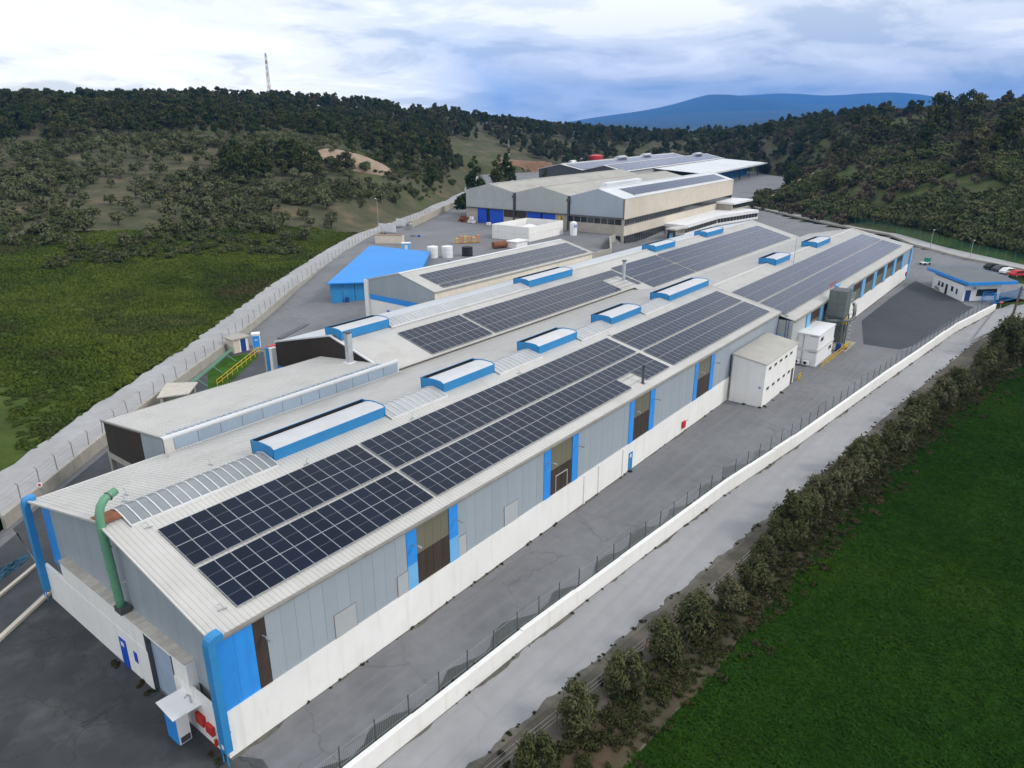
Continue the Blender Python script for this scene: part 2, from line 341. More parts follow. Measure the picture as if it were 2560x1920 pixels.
def inside(poly, X, Y):
    r = np.zeros(X.shape, bool); n = len(poly)
    for i in range(n):
        (x0, y0), (x1, y1) = poly[i], poly[(i + 1) % n]
        c = ((y0 > Y) != (y1 > Y)); xx = (x1 - x0) * (Y - y0) / ((y1 - y0) if y1 != y0 else 1e-9) + x0
        r ^= c & (X < xx)
    return r
def hs(X, Y):
    """paved level: the lower works yard is 0, the upper yard behind it 3 m, the far hall stands on 4 m"""
    up = 3.0 * sstep((X - 62) / 46.0) * sstep((Y - 61.5) / 2.5)
    side = sstep((Y - (74 + 0.063 * (X - 171))) / 2.0)           # ground beside the tall hall stays low
    up = np.where(X > 150, up * side, up)
    return np.maximum(up, 4.0 * sstep((X - 272) / 15.0) * sstep((Y - 96) / 10.0))
CTRL = []
HZA = R(36)      # the open valley towards the mountains; ground sheet and air follow it
def ctl():
    P = [(100,560,200),(100,470,245),(100,380,310),(100,300,390),(100,228,570),(500,560,182),(500,470,235),(500,380,300),(500,300,385),(500,225,580),
         (800,420,262),(740,325,335),(800,290,420),(800,232,600),(960,390,335),(1000,330,445),(1000,262,640),(1150,345,530),(1200,300,620),(1200,278,720),
         (1700,372,370),(1700,340,430),(1750,305,500),(1900,480,268),(1900,400,312),(1900,330,385),(1900,265,490),(2150,560,228),(2150,450,258),(2150,380,292),(2150,300,362),(2150,232,490),
         (-300,500,240),(-300,330,370),(-300,230,560),(-900,450,260),(-900,260,520),(2600,450,262),(2600,320,360),(2600,232,480),(1350,295,700),(1500,290,640),(1620,292,560),(1700,268,640),(1800,258,640),(1900,256,610),(1560,285,760)]
    f = 1800.0; th = R(37.9032); p = R(19.8552); c, s = math.cos(p), math.sin(p)
    for x, y, d in P:
        a = (x * 2560 / 2212 - 1280) / f; b = -(y * 2560 / 2212 - 960) / f
        rt, fw, up = a, c + b * s, -s + b * c
        wx = rt * math.sin(th) + fw * math.cos(th); wy = -rt * math.cos(th) + fw * math.sin(th)
        k = d / math.hypot(wx, wy)
        CTRL.append((-14.86 + wx * k, -32.02 + wy * k, 34 + up * k))
    for x, y in PW[:-2]: CTRL.append((x - 4, y + 5, 1.2 + 1.8 * float(sstep((x - 55) / 60.0))))
    for x, y in PW[:6]: CTRL.append((x - 30, y + 38, 2.2))
    for x, y in [(-60, -30), (-20, -60), (40, -40), (100, -40), (150, -60), (60, -120), (200, -60), (-60, -150), (204, -27), (230, 0), (250, 14), (264, 38), (290, 60)]: CTRL.append((x, y, -1.0 if x < 190 else 0.0))
    for x, y in [(300, 120), (420, 105), (500, 180), (480, 230), (345, 270)]: CTRL.append((x, y, 4.0))
    CTRL.extend([(470, 300, 12), (620, 260, 9), (560, 200, 6), (900, 400, 6), (900, 0, 30), (1000, 250, 4)])
ctl()
_K = np.array([(x, y) for x, y, z in CTRL]); _Z = np.array([z for x, y, z in CTRL])
_d = np.hypot(_K[:, None, 0] - _K[None, :, 0], _K[:, None, 1] - _K[None, :, 1])
_W = np.linalg.solve(_d + np.eye(len(_K)) * -6.0, _Z - 5.0)
_rs = np.random.RandomState(3)
_hills = [(_rs.uniform(0, 6.28), _rs.uniform(0, 6.28), l) for l in (95, 60, 37, 23, 15, 9)]
def rough_(X, Y):
    z = 0
    for i, (a, b, l) in enumerate(_hills):
        z = z + l / 75.0 * np.sin(X / l * 2.1 * math.cos(a) + Y / l * 2.1 * math.sin(a) + b) * np.sin(-X / l * 1.7 * math.sin(a * 1.3) + Y / l * 1.9 * math.cos(a * 1.3) + a)
    return z
def polydist(pts, X, Y):
    best = np.full(X.shape, 1e9)
    for (x0, y0), (x1, y1) in zip(pts, pts[1:]):
        dx, dy = x1 - x0, y1 - y0; t = np.clip(((X - x0) * dx + (Y - y0) * dy) / (dx * dx + dy * dy), 0, 1)
        best = np.minimum(best, np.hypot(X - x0 - t * dx, Y - y0 - t * dy))
    return best
def roadz(X): return 1.2 + 1.8 * sstep((X - 55) / 60.0)
def T(X, Y):
    X = np.atleast_1d(np.asarray(X, float)); Y = np.atleast_1d(np.asarray(Y, float))
    z = np.full(X.shape, 5.0)
    for (kx, ky), w in zip(_K, _W): z = z + w * np.hypot(X - kx, Y - ky)
    far = sstep((np.hypot(X, Y) - 620) / 900.0)
    z = np.clip(z, -2, 62) * (1 - far) + (-4.0) * far
    ins = inside(SITE, X, Y) | ((polydist(PW, X, Y) < 3.2) & (X < 340))
    z = z + rough_(X, Y) * np.clip((np.hypot(X - 60, Y - 30) - 90) / 120.0, 0.25, 1.0)
    dl = polydist(PW, X, Y); k = sstep((dl - 6.5) / 14.0); z = np.where(X < 350, (roadz(X) - 0.06) * (1 - k) + z * k, z)
    yr = np.interp(X, [p[0] for p in RW], [p[1] for p in RW])
    wr = sstep((yr - Y + 1) / 1.0) * (1 - sstep((X - 168) / 25.0)); z = z * (1 - wr) + (-1.12) * wr
    dr = polydist(SITE[len(RW) - 1:len(RW) + 9], X, Y); k = sstep((dr - 1) / 22.0); z = np.where(X > 160, (np.maximum(hs(X, Y), 0) - 0.15) * (1 - k) + z * k, z)
    return np.where(ins, np.minimum(hs(X, Y), hs(X, Y - 5)) - 1.6, z)
def Tz(x, y): return float(T([x], [y])[0])
def graded(a, b, step, lo, hi, g=1.28):
    c = list(np.arange(a, b + 0.1, step)); s = step
    while c[-1] < hi: s *= g; c.append(c[-1] + s)
    s = step
    while c[0] > lo: s *= g; c.insert(0, c[0] - s)
    return np.array(c)
def bareness(X, Y):
    """0 = weeds and grass, 1 = dry olive-grove soil"""
    d = np.hypot(X + 14.9, Y + 32.0)
    left = sstep((d - 196) / 22.0) * (Y > 0.45 * X) * (1 - .25 * sstep((X - 150) / 40.0))
    return np.clip(left * 0.75 + 0.45 * sstep((d - 230) / 60.0) * (Y < 0.45 * X) + .5 * sstep((d - 480) / 200.0), 0, 1)
def build_ground():
    gx = graded(-90, 700, 4.5, -700, 14500); gy = graded(-330, 480, 4.5, -9000, 700)
    U, V = np.meshgrid(gx, gy, indexing='ij'); ca, sa = math.cos(HZA), math.sin(HZA); X, Y = U * ca - V * sa, U * sa + V * ca; Z = T(X.ravel(), Y.ravel()); nx, ny = len(gx), len(gy)
    me = bpy.data.meshes.new('ground'); vs = np.column_stack([X.ravel(), Y.ravel(), Z])
    i, j = np.meshgrid(np.arange(nx - 1), np.arange(ny - 1), indexing='ij'); a = (i * ny + j).ravel()
    F = np.column_stack([a, a + ny, a + ny + 1, a + 1])
    me.vertices.add(len(vs)); me.vertices.foreach_set('co', vs.ravel())
    me.loops.add(F.size); me.loops.foreach_set('vertex_index', F.ravel())
    me.polygons.add(len(F)); me.polygons.foreach_set('loop_start', np.arange(0, F.size, 4))
    me.update(calc_edges=True); me.validate()
    at = me.attributes.new('bare', 'FLOAT', 'POINT'); at.data.foreach_set('value', bareness(X.ravel(), Y.ravel()))
    me.polygons.foreach_set('use_smooth', [True] * len(me.polygons)); me.materials.append(M['ground'])
    struct(link('ground', me))
build_ground()

def sheet(name, poly, z, mat, label=None):
    o = MB().add([(x, y, z) for x, y in poly], [tuple(range(len(poly)))] if area(poly) > 0 else [tuple(range(len(poly) - 1, -1, -1))]).build(name, mat)
    return struct(o)
def area(p): return sum(p[i][0] * p[(i + 1) % len(p)][1] - p[(i + 1) % len(p)][0] * p[i][1] for i in range(len(p)))
def strip(name, A, B, zf, mat, step=4.0, jag=0.0, seed=1):
    """a ribbon between two polylines given as (x, y) lists with the same x-range"""
    rnd = random.Random(seed); x0, x1 = max(A[0][0], B[0][0]), min(A[-1][0], B[-1][0]); n = int((x1 - x0) / step) + 1
    vs, fs = [], []
    for i in range(n + 1):
        x = x0 + (x1 - x0) * i / n; ya, yb = interp(A, x), interp(B, x) + rnd.uniform(-jag, jag)
        vs += [(x, ya, zf(x)), (x, yb, zf(x))]
    for i in range(n):
        f = (2 * i, 2 * i + 2, 2 * i + 3, 2 * i + 1)
        fs.append(f if interp(B, x0) > interp(A, x0) else tuple(reversed(f)))
    return struct(MB().add(vs, fs).build(name, mat))
def build_paving():
    # works yard: one graded sheet inside the boundary walls
    gx = np.arange(-60, 506, 3.0); gy = np.concatenate([np.arange(-33, 60.1, 6.0), np.arange(61, 64.2, .8), np.arange(66, 276, 3.0)])
    X, Y = np.meshgrid(gx, gy, indexing='ij'); Z = hs(X.ravel(), Y.ravel()).reshape(X.shape)
    ok = inside(SITE, X, Y); vs = [tuple(v) for v in np.column_stack([X.ravel(), Y.ravel(), Z.ravel()])]; ny = len(gy); fs = []
    for i in range(len(gx) - 1):
        for j in range(ny - 1):
            if ok[i, j] and ok[i + 1, j] and ok[i, j + 1] and ok[i + 1, j + 1]: fs.append((i * ny + j, (i + 1) * ny + j, (i + 1) * ny + j + 1, i * ny + j + 1))
    used = sorted({k for f in fs for k in f}); mp = {k: i for i, k in enumerate(used)}
    struct(MB().add([vs[k] for k in used], [tuple(mp[k] for k in f) for f in fs]).build('yard_paving', 'asphalt'))
    # the edges of the sheet against the two walls
    strip('lane_edge', [(x, y - .05) for x, y in RW], [(x, y + 7) for x, y in RW], lambda x: 0.004, 'asphalt', 3)
    strip('lane_edge', [(x, y - 9) for x, y in PW[:7]], [(x, y) for x, y in PW[:7]], lambda x: float(hs(np.array(x), np.array(interp(PW, x)))) + 0.004, 'asphalt', 3)
    sheet('dark_asphalt_patch', [(110.0, -7.9), (110.3, -13.2), (114, -14.6), (132, -16.9), (150.9, -18.6), (151.3, -17.4), (153.9, -16.2), (164.8, -9.3), (172, -4.5), (150, -3.9), (126, -3.8)], 0.010, 'asphalt_new')
    sheet('front_asphalt', [(-55, -4.0), (0.6, -4.2), (1.1, -1.6), (0.2, 0.0), (0.2, 25.3), (-30, 4.0), (-55, -8)], 0.010, 'asphalt_front')
    sheet('front_strip', [(0.4, 25.6), (2.0, 36.5), (-20, 19.5), (-22, 9.4)], 0.010, 'asphalt_dark')
    sheet('side_yard', [(0.6, 24.2), (10, 24.2), (34.5, 34), (34.5, 46), (47, 66), (45, 71.5), (2, 37.6)], 0.010, 'asphalt_dark')
    # damp dark strip along the foot of the fence
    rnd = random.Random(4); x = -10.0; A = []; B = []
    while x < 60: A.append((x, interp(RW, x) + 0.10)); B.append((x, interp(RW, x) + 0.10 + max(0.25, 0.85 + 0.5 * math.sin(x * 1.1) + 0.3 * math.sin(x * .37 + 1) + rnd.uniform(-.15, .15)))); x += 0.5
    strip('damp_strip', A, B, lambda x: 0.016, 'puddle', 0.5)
    for nm, a, b, yf, sg, z, w0 in (('wall_foot_shade', 0, 71.8, lambda x: -.13, -1, .014, .10), ('wall_foot_shade', 89.8, 174, lambda x: -2.23, -1, .014, .2), ('wall_foot_shade', -10, 154, lambda x: interp(RW, x) - .37, -1, -.994, .10)):  # dark dirt line along the wall feet, painted in place of contact shadow
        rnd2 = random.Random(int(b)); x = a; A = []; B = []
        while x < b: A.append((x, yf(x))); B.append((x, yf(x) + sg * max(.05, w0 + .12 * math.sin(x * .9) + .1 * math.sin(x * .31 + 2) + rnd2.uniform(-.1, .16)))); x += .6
        strip(nm, A, B, lambda x: z, 'dirt_foot_shade', .6)
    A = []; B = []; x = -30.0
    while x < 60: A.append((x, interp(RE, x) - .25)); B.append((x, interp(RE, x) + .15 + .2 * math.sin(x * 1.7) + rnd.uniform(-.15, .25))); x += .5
    strip('lane_edge_dirt', A, B, lambda x: -.990, 'dirt_foot_shade', .5)
    sheet('grass_patch', [(31, 55), (33.5, 55.4), (45.5, 65.0), (44.6, 67.6), (41.5, 67.8), (36, 63.5)], 0.03, 'lawn')
    # lane outside the right wall, its gravel verge, the crop field
    strip('lane', [(x, y - 0.36) for x, y in RW] + [(165, -24.5)], RE, lambda x: -1.0, 'road', 3, 0.10, 5)
    strip('gravel_verge', [(x, y + 0.02) for x, y in RE], FE, lambda x: -1.008, 'verge', 1.5, 0.18, 6)
    strip('hedge_bank', [(x, y - 2.9 - max(0, (x - 60)) * .012) for x, y in RE], [(x, y - .02) for x, y in FE], lambda x: -0.992, 'bank', 1.2, 0.25, 16)
    strip('crop_field', FE, [(-60, -150), (150, -150)], lambda x: -1.004, 'crop', 6)
    sheet('road_mouth', [(126, -21.5), (154.3, -22.2), (168, -29), (204, -27), (215, -45), (165, -33), (140, -24.5)], -0.55, 'road')
    # unpaved track outside the left wall
    off = 5.6; O = []
    for i, (x, y) in enumerate(PW):
        (ax, ay), (bx, by) = PW[max(i - 1, 0)], PW[min(i + 1, len(PW) - 1)]; l = math.hypot(bx - ax, by - ay); O.append((x - (by - ay) / l * off, y + (bx - ax) / l * off))
    n = 150; vs = []; fs = []; rnd = random.Random(9)
    for i in range(n + 1):
        t = i / n * (len(PW) - 1); k = min(int(t), len(PW) - 2); u = t - k
        a = [PW[k][q] * (1 - u) + PW[k + 1][q] * u for q in (0, 1)]; b = [O[k][q] * (1 - u) + O[k + 1][q] * u for q in (0, 1)]
        j = 1 + rnd.uniform(-.05, .05); b = [a[q] + (b[q] - a[q]) * j for q in (0, 1)]
        vs += [(*a, float(roadz(a[0]))), (*b, float(roadz(b[0])))]
    for i in range(n): fs.append((2 * i, 2 * i + 2, 2 * i + 3, 2 * i + 1))
    struct(MB().add(vs, fs).build('dirt_track', 'dirt_road'))
build_paving()
def far_track():
    inn = [(196, -27), (202, -22.5), (212, -8.5), (229, 6.5), (246, 16), (262, 39), (302, 83)]; out = [(206, -31), (211, -22.5), (226, -6.5), (245, 9), (258, 20), (276, 44), (318, 84)]
    vs = []; fs = []
    for a, b in zip(inn, out): vs += [(*a, .05), (*b, .05)]
    for i in range(len(inn) - 1): fs.append((2 * i, 2 * i + 1, 2 * i + 3, 2 * i + 2))
    struct(MB().add(vs, fs).build('far_track', 'dirt_road'))
    k = thing('low_kerb_wall', 'dark low kerb wall along the far perimeter track', 'wall')
    for a, b in zip(inn, inn[1:]): MB().bar((*a, .25), (*b, .25), .6, .6).build('wall_section', 'concrete', k)
    f = thing('far_fence', 'tall thin mesh fence along the far perimeter track', 'fence')
    pm = MB().box(-.05, .05, -.05, .05, 0, 2.6).mesh('post', 'green_paint'); w = MB()
    for a, b in zip(out, out[1:]):
        n = int(math.hypot(b[0] - a[0], b[1] - a[1]) / 3)
        for i in range(n): link('post', pm, f, (a[0] + (b[0] - a[0]) * i / n, a[1] + (b[1] - a[1]) * i / n, 0))
        for h in np.arange(.3, 2.6, .28): w.bar((*a, float(h)), (*b, float(h)), .025)
    stuff(w.build('wire', 'green_paint', f))
far_track()

# ------------------------------------------------------------------ factory hall (main, right)
# near section x 0..89.6: ridge y 11.9 z 11.0, eaves z 8.3 ; far section x 89.6..174: ridge y 11.4 z 10.25, right eave y -2.1 z 7.4
AR = (11.9, 11.0); AS = 2.7 / 11.9
A2R = (11.4, 10.25); A2S = 2.85 / 13.5
BR = (33.25, 11.2); BS = 2.45 / 9.45
def cladding(parent, x0, x1, y, z0, z1, pitch, mat='cladding', name='cladding_panel', face=-1, th=0.06):
    """vertical sheets on a wall that runs along x; each sheet its own piece"""
    n = max(1, int(round((x1 - x0) / pitch))); w = (x1 - x0) / n
    me = MB().box(0.006, w - 0.006, -th / 2, th / 2, 0, z1 - z0).mesh(name, mat)
    for i in range(n): link(name, me, parent, (x0 + i * w, y + 0.004 * (i % 2), z0))
def gable_panels(parent, x, y0, y1, z0, ztop, pitch, mat='cladding', name='cladding_panel', th=0.06):
    """sheets on a wall that runs along y, cut to the roof line ztop(y)"""
    n = max(1, int(round((y1 - y0) / pitch))); w = (y1 - y0) / n
    for i in range(n):
        a, b = y0 + i * w + 0.006, y0 + (i + 1) * w - 0.006; za, zb = ztop(a) - z0, ztop(b) - z0
        mb = MB().prism([(0, 0, 0), (b - a, 0, 0), (b - a, 0, zb), (0, 0, za)], (0, th, 0))
        o = mb.build(name, mat, parent)
        o.location = (x + 0.004 * (i % 2), a, z0); o.rotation_euler = (0, 0, R(90))
def hall_main():
    t = thing('factory_hall', 'long grey hall with blue wall strips, white plinth and dark solar arrays, nearest the camera', 'hall')
    e = 0.25
    # roofs
    ribbed('roof_sheet', (0, -e, 8.3 - e * AS), (89.6, 0, 0), (0, 11.9 + e, 2.7 + e * AS), 'roof_metal', t)
    ribbed('roof_sheet', (0, 23.85, 8.28), (89.6, 0, 0), (0, -11.95, 2.72), 'roof_metal', t)
    ribbed('roof_sheet', (89.6, -2.1 - e, 7.4 - e * A2S), (84.6, 0, 0), (0, 13.5 + e, 2.85 + e * A2S), 'roof_metal', t)
    ribbed('roof_sheet', (89.6, 21.5, 8.05), (84.6, 0, 0), (0, -10.1, 2.20), 'roof_metal', t)
    MB().prism([(0, 11.55, 10.99), (0, 11.9, 11.09), (0, 12.25, 10.99), (0, 11.9, 11.03)], (89.6, 0, 0)).prism([(89.6, 11.05, 10.24), (89.6, 11.4, 10.34), (89.6, 11.75, 10.24), (89.6, 11.4, 10.28)], (84.6, 0, 0)).build('ridge_cap', 'trim', t)
    # verge trims on the gables, end wall above the lower far roof
    for p, q, w in [((-0.02, -e, 8.28), (-0.02, 11.9, 11.05), .16), ((-0.02, 11.9, 11.05), (-0.02, 23.9, 8.33), .16), ((89.62, -e, 8.28), (89.62, 11.9, 11.05), .22), ((174.2, -2.35, 7.42), (174.2, 11.4, 10.32), .9), ((174.2, 11.4, 10.32), (174.2, 21.5, 8.10), .5)]:
        MB().bar(p, q, w, 0.13).build('verge_trim', 'trim', t)
    MB().prism([(89.45, 0, 7.0), (89.45, 23.5, 7.0), (89.45, 23.5, 8.2), (89.45, 11.9, 10.9), (89.45, 0, 8.2)], (0.1, 0, 0)).build('end_wall', 'cladding_pale', t)
    # gutters
    MB().box(0, 89.6, -0.42, -0.24, 8.02, 8.16).build('gutter', 'gutter', t)
    MB().box(89.6, 174, -2.52, -2.34, 7.10, 7.24).build('gutter', 'gutter', t)
    MB().box(0.1, 36, 23.85, 24.10, 8.05, 8.30).build('gutter', 'trim', t)
    MB().box(36.6, 89.6, 23.6, 24.2, 8.32, 8.40).build('valley_gutter', 'trim', t)
    MB().box(89.7, 167, 21.2, 21.75, 8.02, 8.14).build('valley_gutter', 'trim', t)
    # plinth walls
    MB().box(0, 89.6, -0.12, 0.12, 0, 3.1).box(-0.001, 0.22, 0.12, 5.2, 0, 3.05).box(-0.001, 0.22, 8.35, 23.9, 0, 3.05).build('plinth', 'white_wall', t)
    MB().box(89.6, 174, -2.22, -2.0, 0, 3.45).box(89.6, 89.8, -2.0, 0.0, 0, 3.45).build('plinth', 'white_wall', t)
    for x in (37.2, 39.8, 44.5): MB().box(x - .12, x + .12, -0.22, -0.121, 0, 3.0).build('pilaster', 'white_wall', t)
    # inner box so that nothing shows through
    MB().box(0.75, 89.4, 0.12, 23.6, 0.1, 8.0).box(89.8, 173.8, -1.9, 21.0, 0.1, 6.9).build('inner_wall', 'cladding_pale', t)
    # right wall: bays
    wins = [(14.4, 15.35, 18.68, 19.65), (30.65, 31.65, 35.05, 36.05), (45.5, 46.45, 49.9, 51.0), (60.95, 61.9, 65.5, 66.6)]
    edges = [3.3] + [v for w in wins for v in (w[0], w[3])] + [89.55]
    for a, b in zip(edges[0::2], edges[1::2]): cladding(t, a, b, 0.0, 3.1, 8.16, 1.02)
    cladding(t, 0.12, 2.5, 0.0, 3.1, 8.16, 1.2, 'blue', 'blue_panel'); cladding(t, 2.5, 3.3, 0.0, 3.1, 8.16, 0.8, 'brown', 'brown_panel')
    for i, (a, b, c, d) in enumerate(wins):
        cladding(t, a, b, -0.05, 3.1 if i else 5.05, 8.16, 1, 'blue', 'blue_panel'); cladding(t, c, d, -0.05, 3.1 if i else 5.1, 8.16, 1, 'blue', 'blue_panel')
        zs = 5.6 + random.uniform(-.1, .1)
        cladding(t, b, c, 0.02, zs, 8.16, 0.85, 'olive_pane', 'window_sheet'); cladding(t, b, c, 0.0, 3.1, zs, 0.85, 'brown', 'brown_panel')
        for x in (a + .45, c + .5):
            wl = MB().bar((x, -0.1, 6.6), (x, -0.75, 6.75), 0.05).build('wall_lamp', 'steel', t); MB().box(x - .09, x + .09, -1.05, -0.7, 6.70, 6.80).build('lamp_head', 'steel', wl)
    cladding(t, 14.4, 15.35, -0.05, 3.1, 5.03, 1, 'blue_light', 'faded_panel'); cladding(t, 18.68, 19.65, -0.05, 3.1, 5.08, 1, 'blue_light', 'faded_panel')
    for x0, x1, z1 in ((7.98, 9.7, 4.88), (25.2, 27.0, 4.9), (13.4, 14.38, 4.75), (19.68, 20.5, 4.8)):
        hp = MB().box(x0, x1, -0.075, -0.045, 3.14, z1).build('hatch', 'patch', t)
        MB().box(x0 - .03, x0, -.08, -.04, 3.12, z1 + .03).box(x1, x1 + .03, -.08, -.04, 3.12, z1 + .03).box(x0, x1, -.08, -.04, z1, z1 + .03).build('hatch_frame', 'gutter', hp)
    m = MB().box(32.5, 32.56, -.06, -.02, 3.12, 4.85).box(34.3, 34.36, -.06, -.02, 3.12, 4.75).box(32.56, 34.3, -.06, -.02, 4.70, 4.78); m.build('window_frame', 'trim', t)
    mb = MB().bar((3.0, -.08, 6.6), (3.0, -.7, 6.7), 0.06).box(2.9, 3.1, -1.0, -.6, 6.62, 6.75); mb.build('wall_lamp', 'steel', t)
    # small blue door and red hydrant boxes
    MB().box(45.7, 46.5, -0.17, -0.1, 0.05, 2.05).box(45.9, 46.2, -0.19, -0.171, 1.5, 1.85, 1).build('side_door', ['blue_vent', 'white_paint'], t)
    MB().box(58.25, 58.9, -0.38, -0.121, 0.62, 1.4).bar((58.6, -.38, 1.42), (59.05, -.5, 1.5), .05).build('hydrant_box', 'red', t)
    # far right wall: windows between pale blue pillars
    for i in range(-2, 5):
        x0 = 122.4 + i * 8.9; x1 = x0 + 6.6
        cladding(t, x0, x1, -2.05, 5.5, 7.1, 1.1, 'brown', 'brown_panel'); cladding(t, x0, x1, -2.07, 3.45, 5.5, 1.1, 'olive_pane', 'window_sheet')
        MB().box(x1, x0 + 8.9, -2.32, -2.0, 3.45, 7.1).build('blue_pillar', 'blue_light', t)
    cladding(t, 166.9, 173.6, -2.1, 3.45, 7.1, 1.1); MB().box(173.0, 174.3, -2.5, -1.95, 0, 7.2).build('corner_duct', 'blue_light', t)
    cladding(t, 89.7, 96.0, -2.1, 3.45, 7.1, 1.05, 'cladding_pale'); MB().box(96.0, 97.7, -2.3, -2.0, 3.45, 7.1).build('blue_pillar', 'blue_light', t)
    cladding(t, 97.7, 103.0, -2.07, 5.3, 7.1, 1.05, 'brown', 'brown_panel'); cladding(t, 97.7, 103.0, -2.09, 3.45, 5.3, 1.05, 'olive_pane', 'window_sheet')
    MB().box(103.0, 104.6, -2.3, -2.0, 3.45, 7.1).build('blue_pillar', 'blue_light', t)
    MB().box(89.5, 89.72, -2.2, -0.1, 0, 7.2).box(89.2, 89.49, -.6, -.2, 0.05, 5.2, 1).build('step_wall', ['cladding_pale', 'blue_light'], t)
    mb = MB()
    for y in (-1.75, -1.35): mb.box(88.95, 89.02, y - .04, y + .04, 0.2, 7.4)
    for k in range(22): mb.box(88.96, 89.01, -1.75, -1.35, 0.4 + k * .32, .44 + k * .32)
    mb.build('roof_ladder', 'blue_dark', t)
    MB().bar((171.9, -2.24, 1.3), (171.9, -2.45, 1.3), .5, .9).build('hydrant_box', 'red', t)
    # near gable
    zt = lambda y: (8.3 + AS * y if y < 11.9 else 11.0 - AS * (y - 11.9)) - 0.12
    gable_panels(t, 0.66, 0.0, 0.9, 3.05, zt, 1, 'blue', 'blue_panel'); gable_panels(t, 0.66, 0.9, 11.9, 3.05, zt, 1.0); gable_panels(t, 0.66, 11.9, 22.0, 3.05, zt, 1.0); gable_panels(t, 0.66, 22.0, 23.6, 3.05, zt, 0.8, 'blue', 'blue_panel')
    MB().box(0.02, 0.60, 3.4, 5.2, 0, 4.70).box(0.02, 0.60, 8.35, 20.5, 0, 4.70).box(0.02, 0.60, 5.2, 8.35, 4.35, 4.70).build('gable_annex', 'white_wall', t)
    n = 30; w = 17.1 / n; cm = MB().box(0, 0.72, 0.008, w - .008, 0, 0.06).mesh('coping_tile', 'tile')
    for i in range(n): link('coping_tile', cm, t, (-0.06, 3.4 + i * w, 4.705), (0, R(random.uniform(-1, 1.5)), 0))
    pmat('door_grey', (0.36, 0.45, 0.56), 0.5, 0.05, 0.8, wave=('Z', 0.3, 0.5)); rd = MB().box(0.3, 0.36, 5.2, 8.35, 0.05, 4.35).build('roller_door', 'door_grey', t)
    MB().box(0.0, 0.34, 8.33, 8.47, 0, 4.4).box(0.0, 0.34, 5.08, 5.22, 0, 4.4).build('door_frame', 'dark_steel', rd)
    MB().box(-0.05, 0.019, 11.5, 12.4, 0.05, 2.25).box(-0.07, -0.051, 11.75, 12.15, 1.7, 2.0, 1).build('side_door', ['blue_door', 'white_paint'], t)
    MB().box(-0.03, 0.018, 10.05, 10.5, 1.25, 2.05).build('notice_board', 'blue_door', t)
    mb = MB().box(-0.22, -0.002, 2.05, 2.85, 1.05, 1.75); mb.build('hydrant_box', 'red', t)
    mb = MB().box(-0.22, -0.002, 1.10, 1.78, 0.95, 1.55); mb.build('hydrant_box', 'red', t)
    mb = MB().cyl((-.12, 1.0, .75), (-.12, 1.0, .35), .1, .1, 10); mb.build('fire_extinguisher', 'red', t)
    # blue sheet-metal ducts at the two corners
    for y, dy in ((-0.30, 0), (24.05, 0)):
        mb = MB(); arc = [(-.40, .9), (-.40, 7.9), (-.37, 8.2), (-.28, 8.42), (-.12, 8.56), (.10, 8.62), (.5, 8.62), (.5, 8.2), (.14, 8.18), (.05, 8.1), (.03, 7.9), (.03, .9)]
        mb.prism([(px, y - .31, pz) for px, pz in arc], (0, .62, 0))
        for z in (2.2, 4.0, 5.8, 7.4): mb.box(-0.42, 0.06, y - .34, y + .34, z, z + .06)
        mb.bar((-.35, y - .25, 0), (-.35, y - .25, 1), .06).bar((-.35, y + .25, 0), (-.35, y + .25, 1), .06)
        mb.build('corner_duct', 'blue_vent', t)
    MB().box(-.405, -.395, -.45, -.2, 1.15, 1.45).build('label_plate', 'white_paint', t)
    # rusty flashing at the gable end of the ridge
    MB().prism([(0.0, 11.2, 11.04), (0.0, 12.0, 11.16), (0.0, 12.8, 11.0), (0.0, 12.0, 11.06)], (1.3, 0, 0)).build('rusty_flashing', 'rust', t)
    return t
HALL_A = hall_main()

def canopy_booth():
    t = thing('canopy_booth', 'narrow blue and white booth under a flat white canopy beside the near gable', 'booth', (-0.9, 3.4, 0))
    MB().obox((-0.75, -1.0, 2.42), (1.7, -0.1, 0.0), (0.1, 2.1, 0.02), (0, 0, .06)).build('canopy', 'white_paint', t)
    MB().box(-0.35, 0.35, -0.42, -0.36, 0.0, 2.4).build('side_panel', 'white_paint', t); MB().box(-.35, .35, .86, .92, 0, 2.4).build('side_panel', 'white_paint', t)
    MB().box(-0.40, -0.352, -0.36, 0.86, 0.0, 2.4).build('front_panel', 'blue', t)
    MB().box(-0.28, 0.3, -0.44, -0.421, 0.08, 0.5).build('vent_grille', 'dark_steel', t)
    MB().tube([(0.62, -.5, 2.5), (0.62, -.5, 2.95), (.5, -.45, 3.1), (.35, -.4, 2.95)], .07, 8).build('conduit', 'trim', t)
canopy_booth()
def green_duct():
    t = thing('exhaust_duct', 'tall green exhaust duct bent over the ridge at the near gable', 'duct', (0.2, 11.2, 4.76))
    pts = [(-.1, 0, 0.0), (-.12, 0, 1.0), (-.15, .05, 3), (-.2, .1, 6.3), (-.16, .12, 6.9), (0.02, .18, 7.4), (.35, .26, 7.75), (.75, .34, 7.85), (1.15, .42, 7.95)]
    MB().tube(pts, [.26, .26, .26, .26, .26, .26, .26, .26, .25], 14).build('pipe', 'green_duct', t, True)
    for z in (0.9, 1.9, 3.2, 4.6, 6.1): MB().cyl((-.13 - z * .01, z * .016, z), (-.13 - z * .01, z * .016, z + .06), .295, .295, 14).build('flange', 'green_duct', t)
    MB().cyl((.60, .31, 7.80), (.66, .325, 7.82), .31, .31, 14).build('flange', 'dark_steel', t)
    MB().box(-.4, .3, -.55, .35, -.0, .38).build('fan_base', 'dark_steel', t)
    MB().bar((-.1, .0, 1.9), (.45, -.1, 1.95), .08).bar((-.1, .05, 4.6), (.45, -.1, 4.65), .08).build('bracket', 'trim', t)
green_duct()

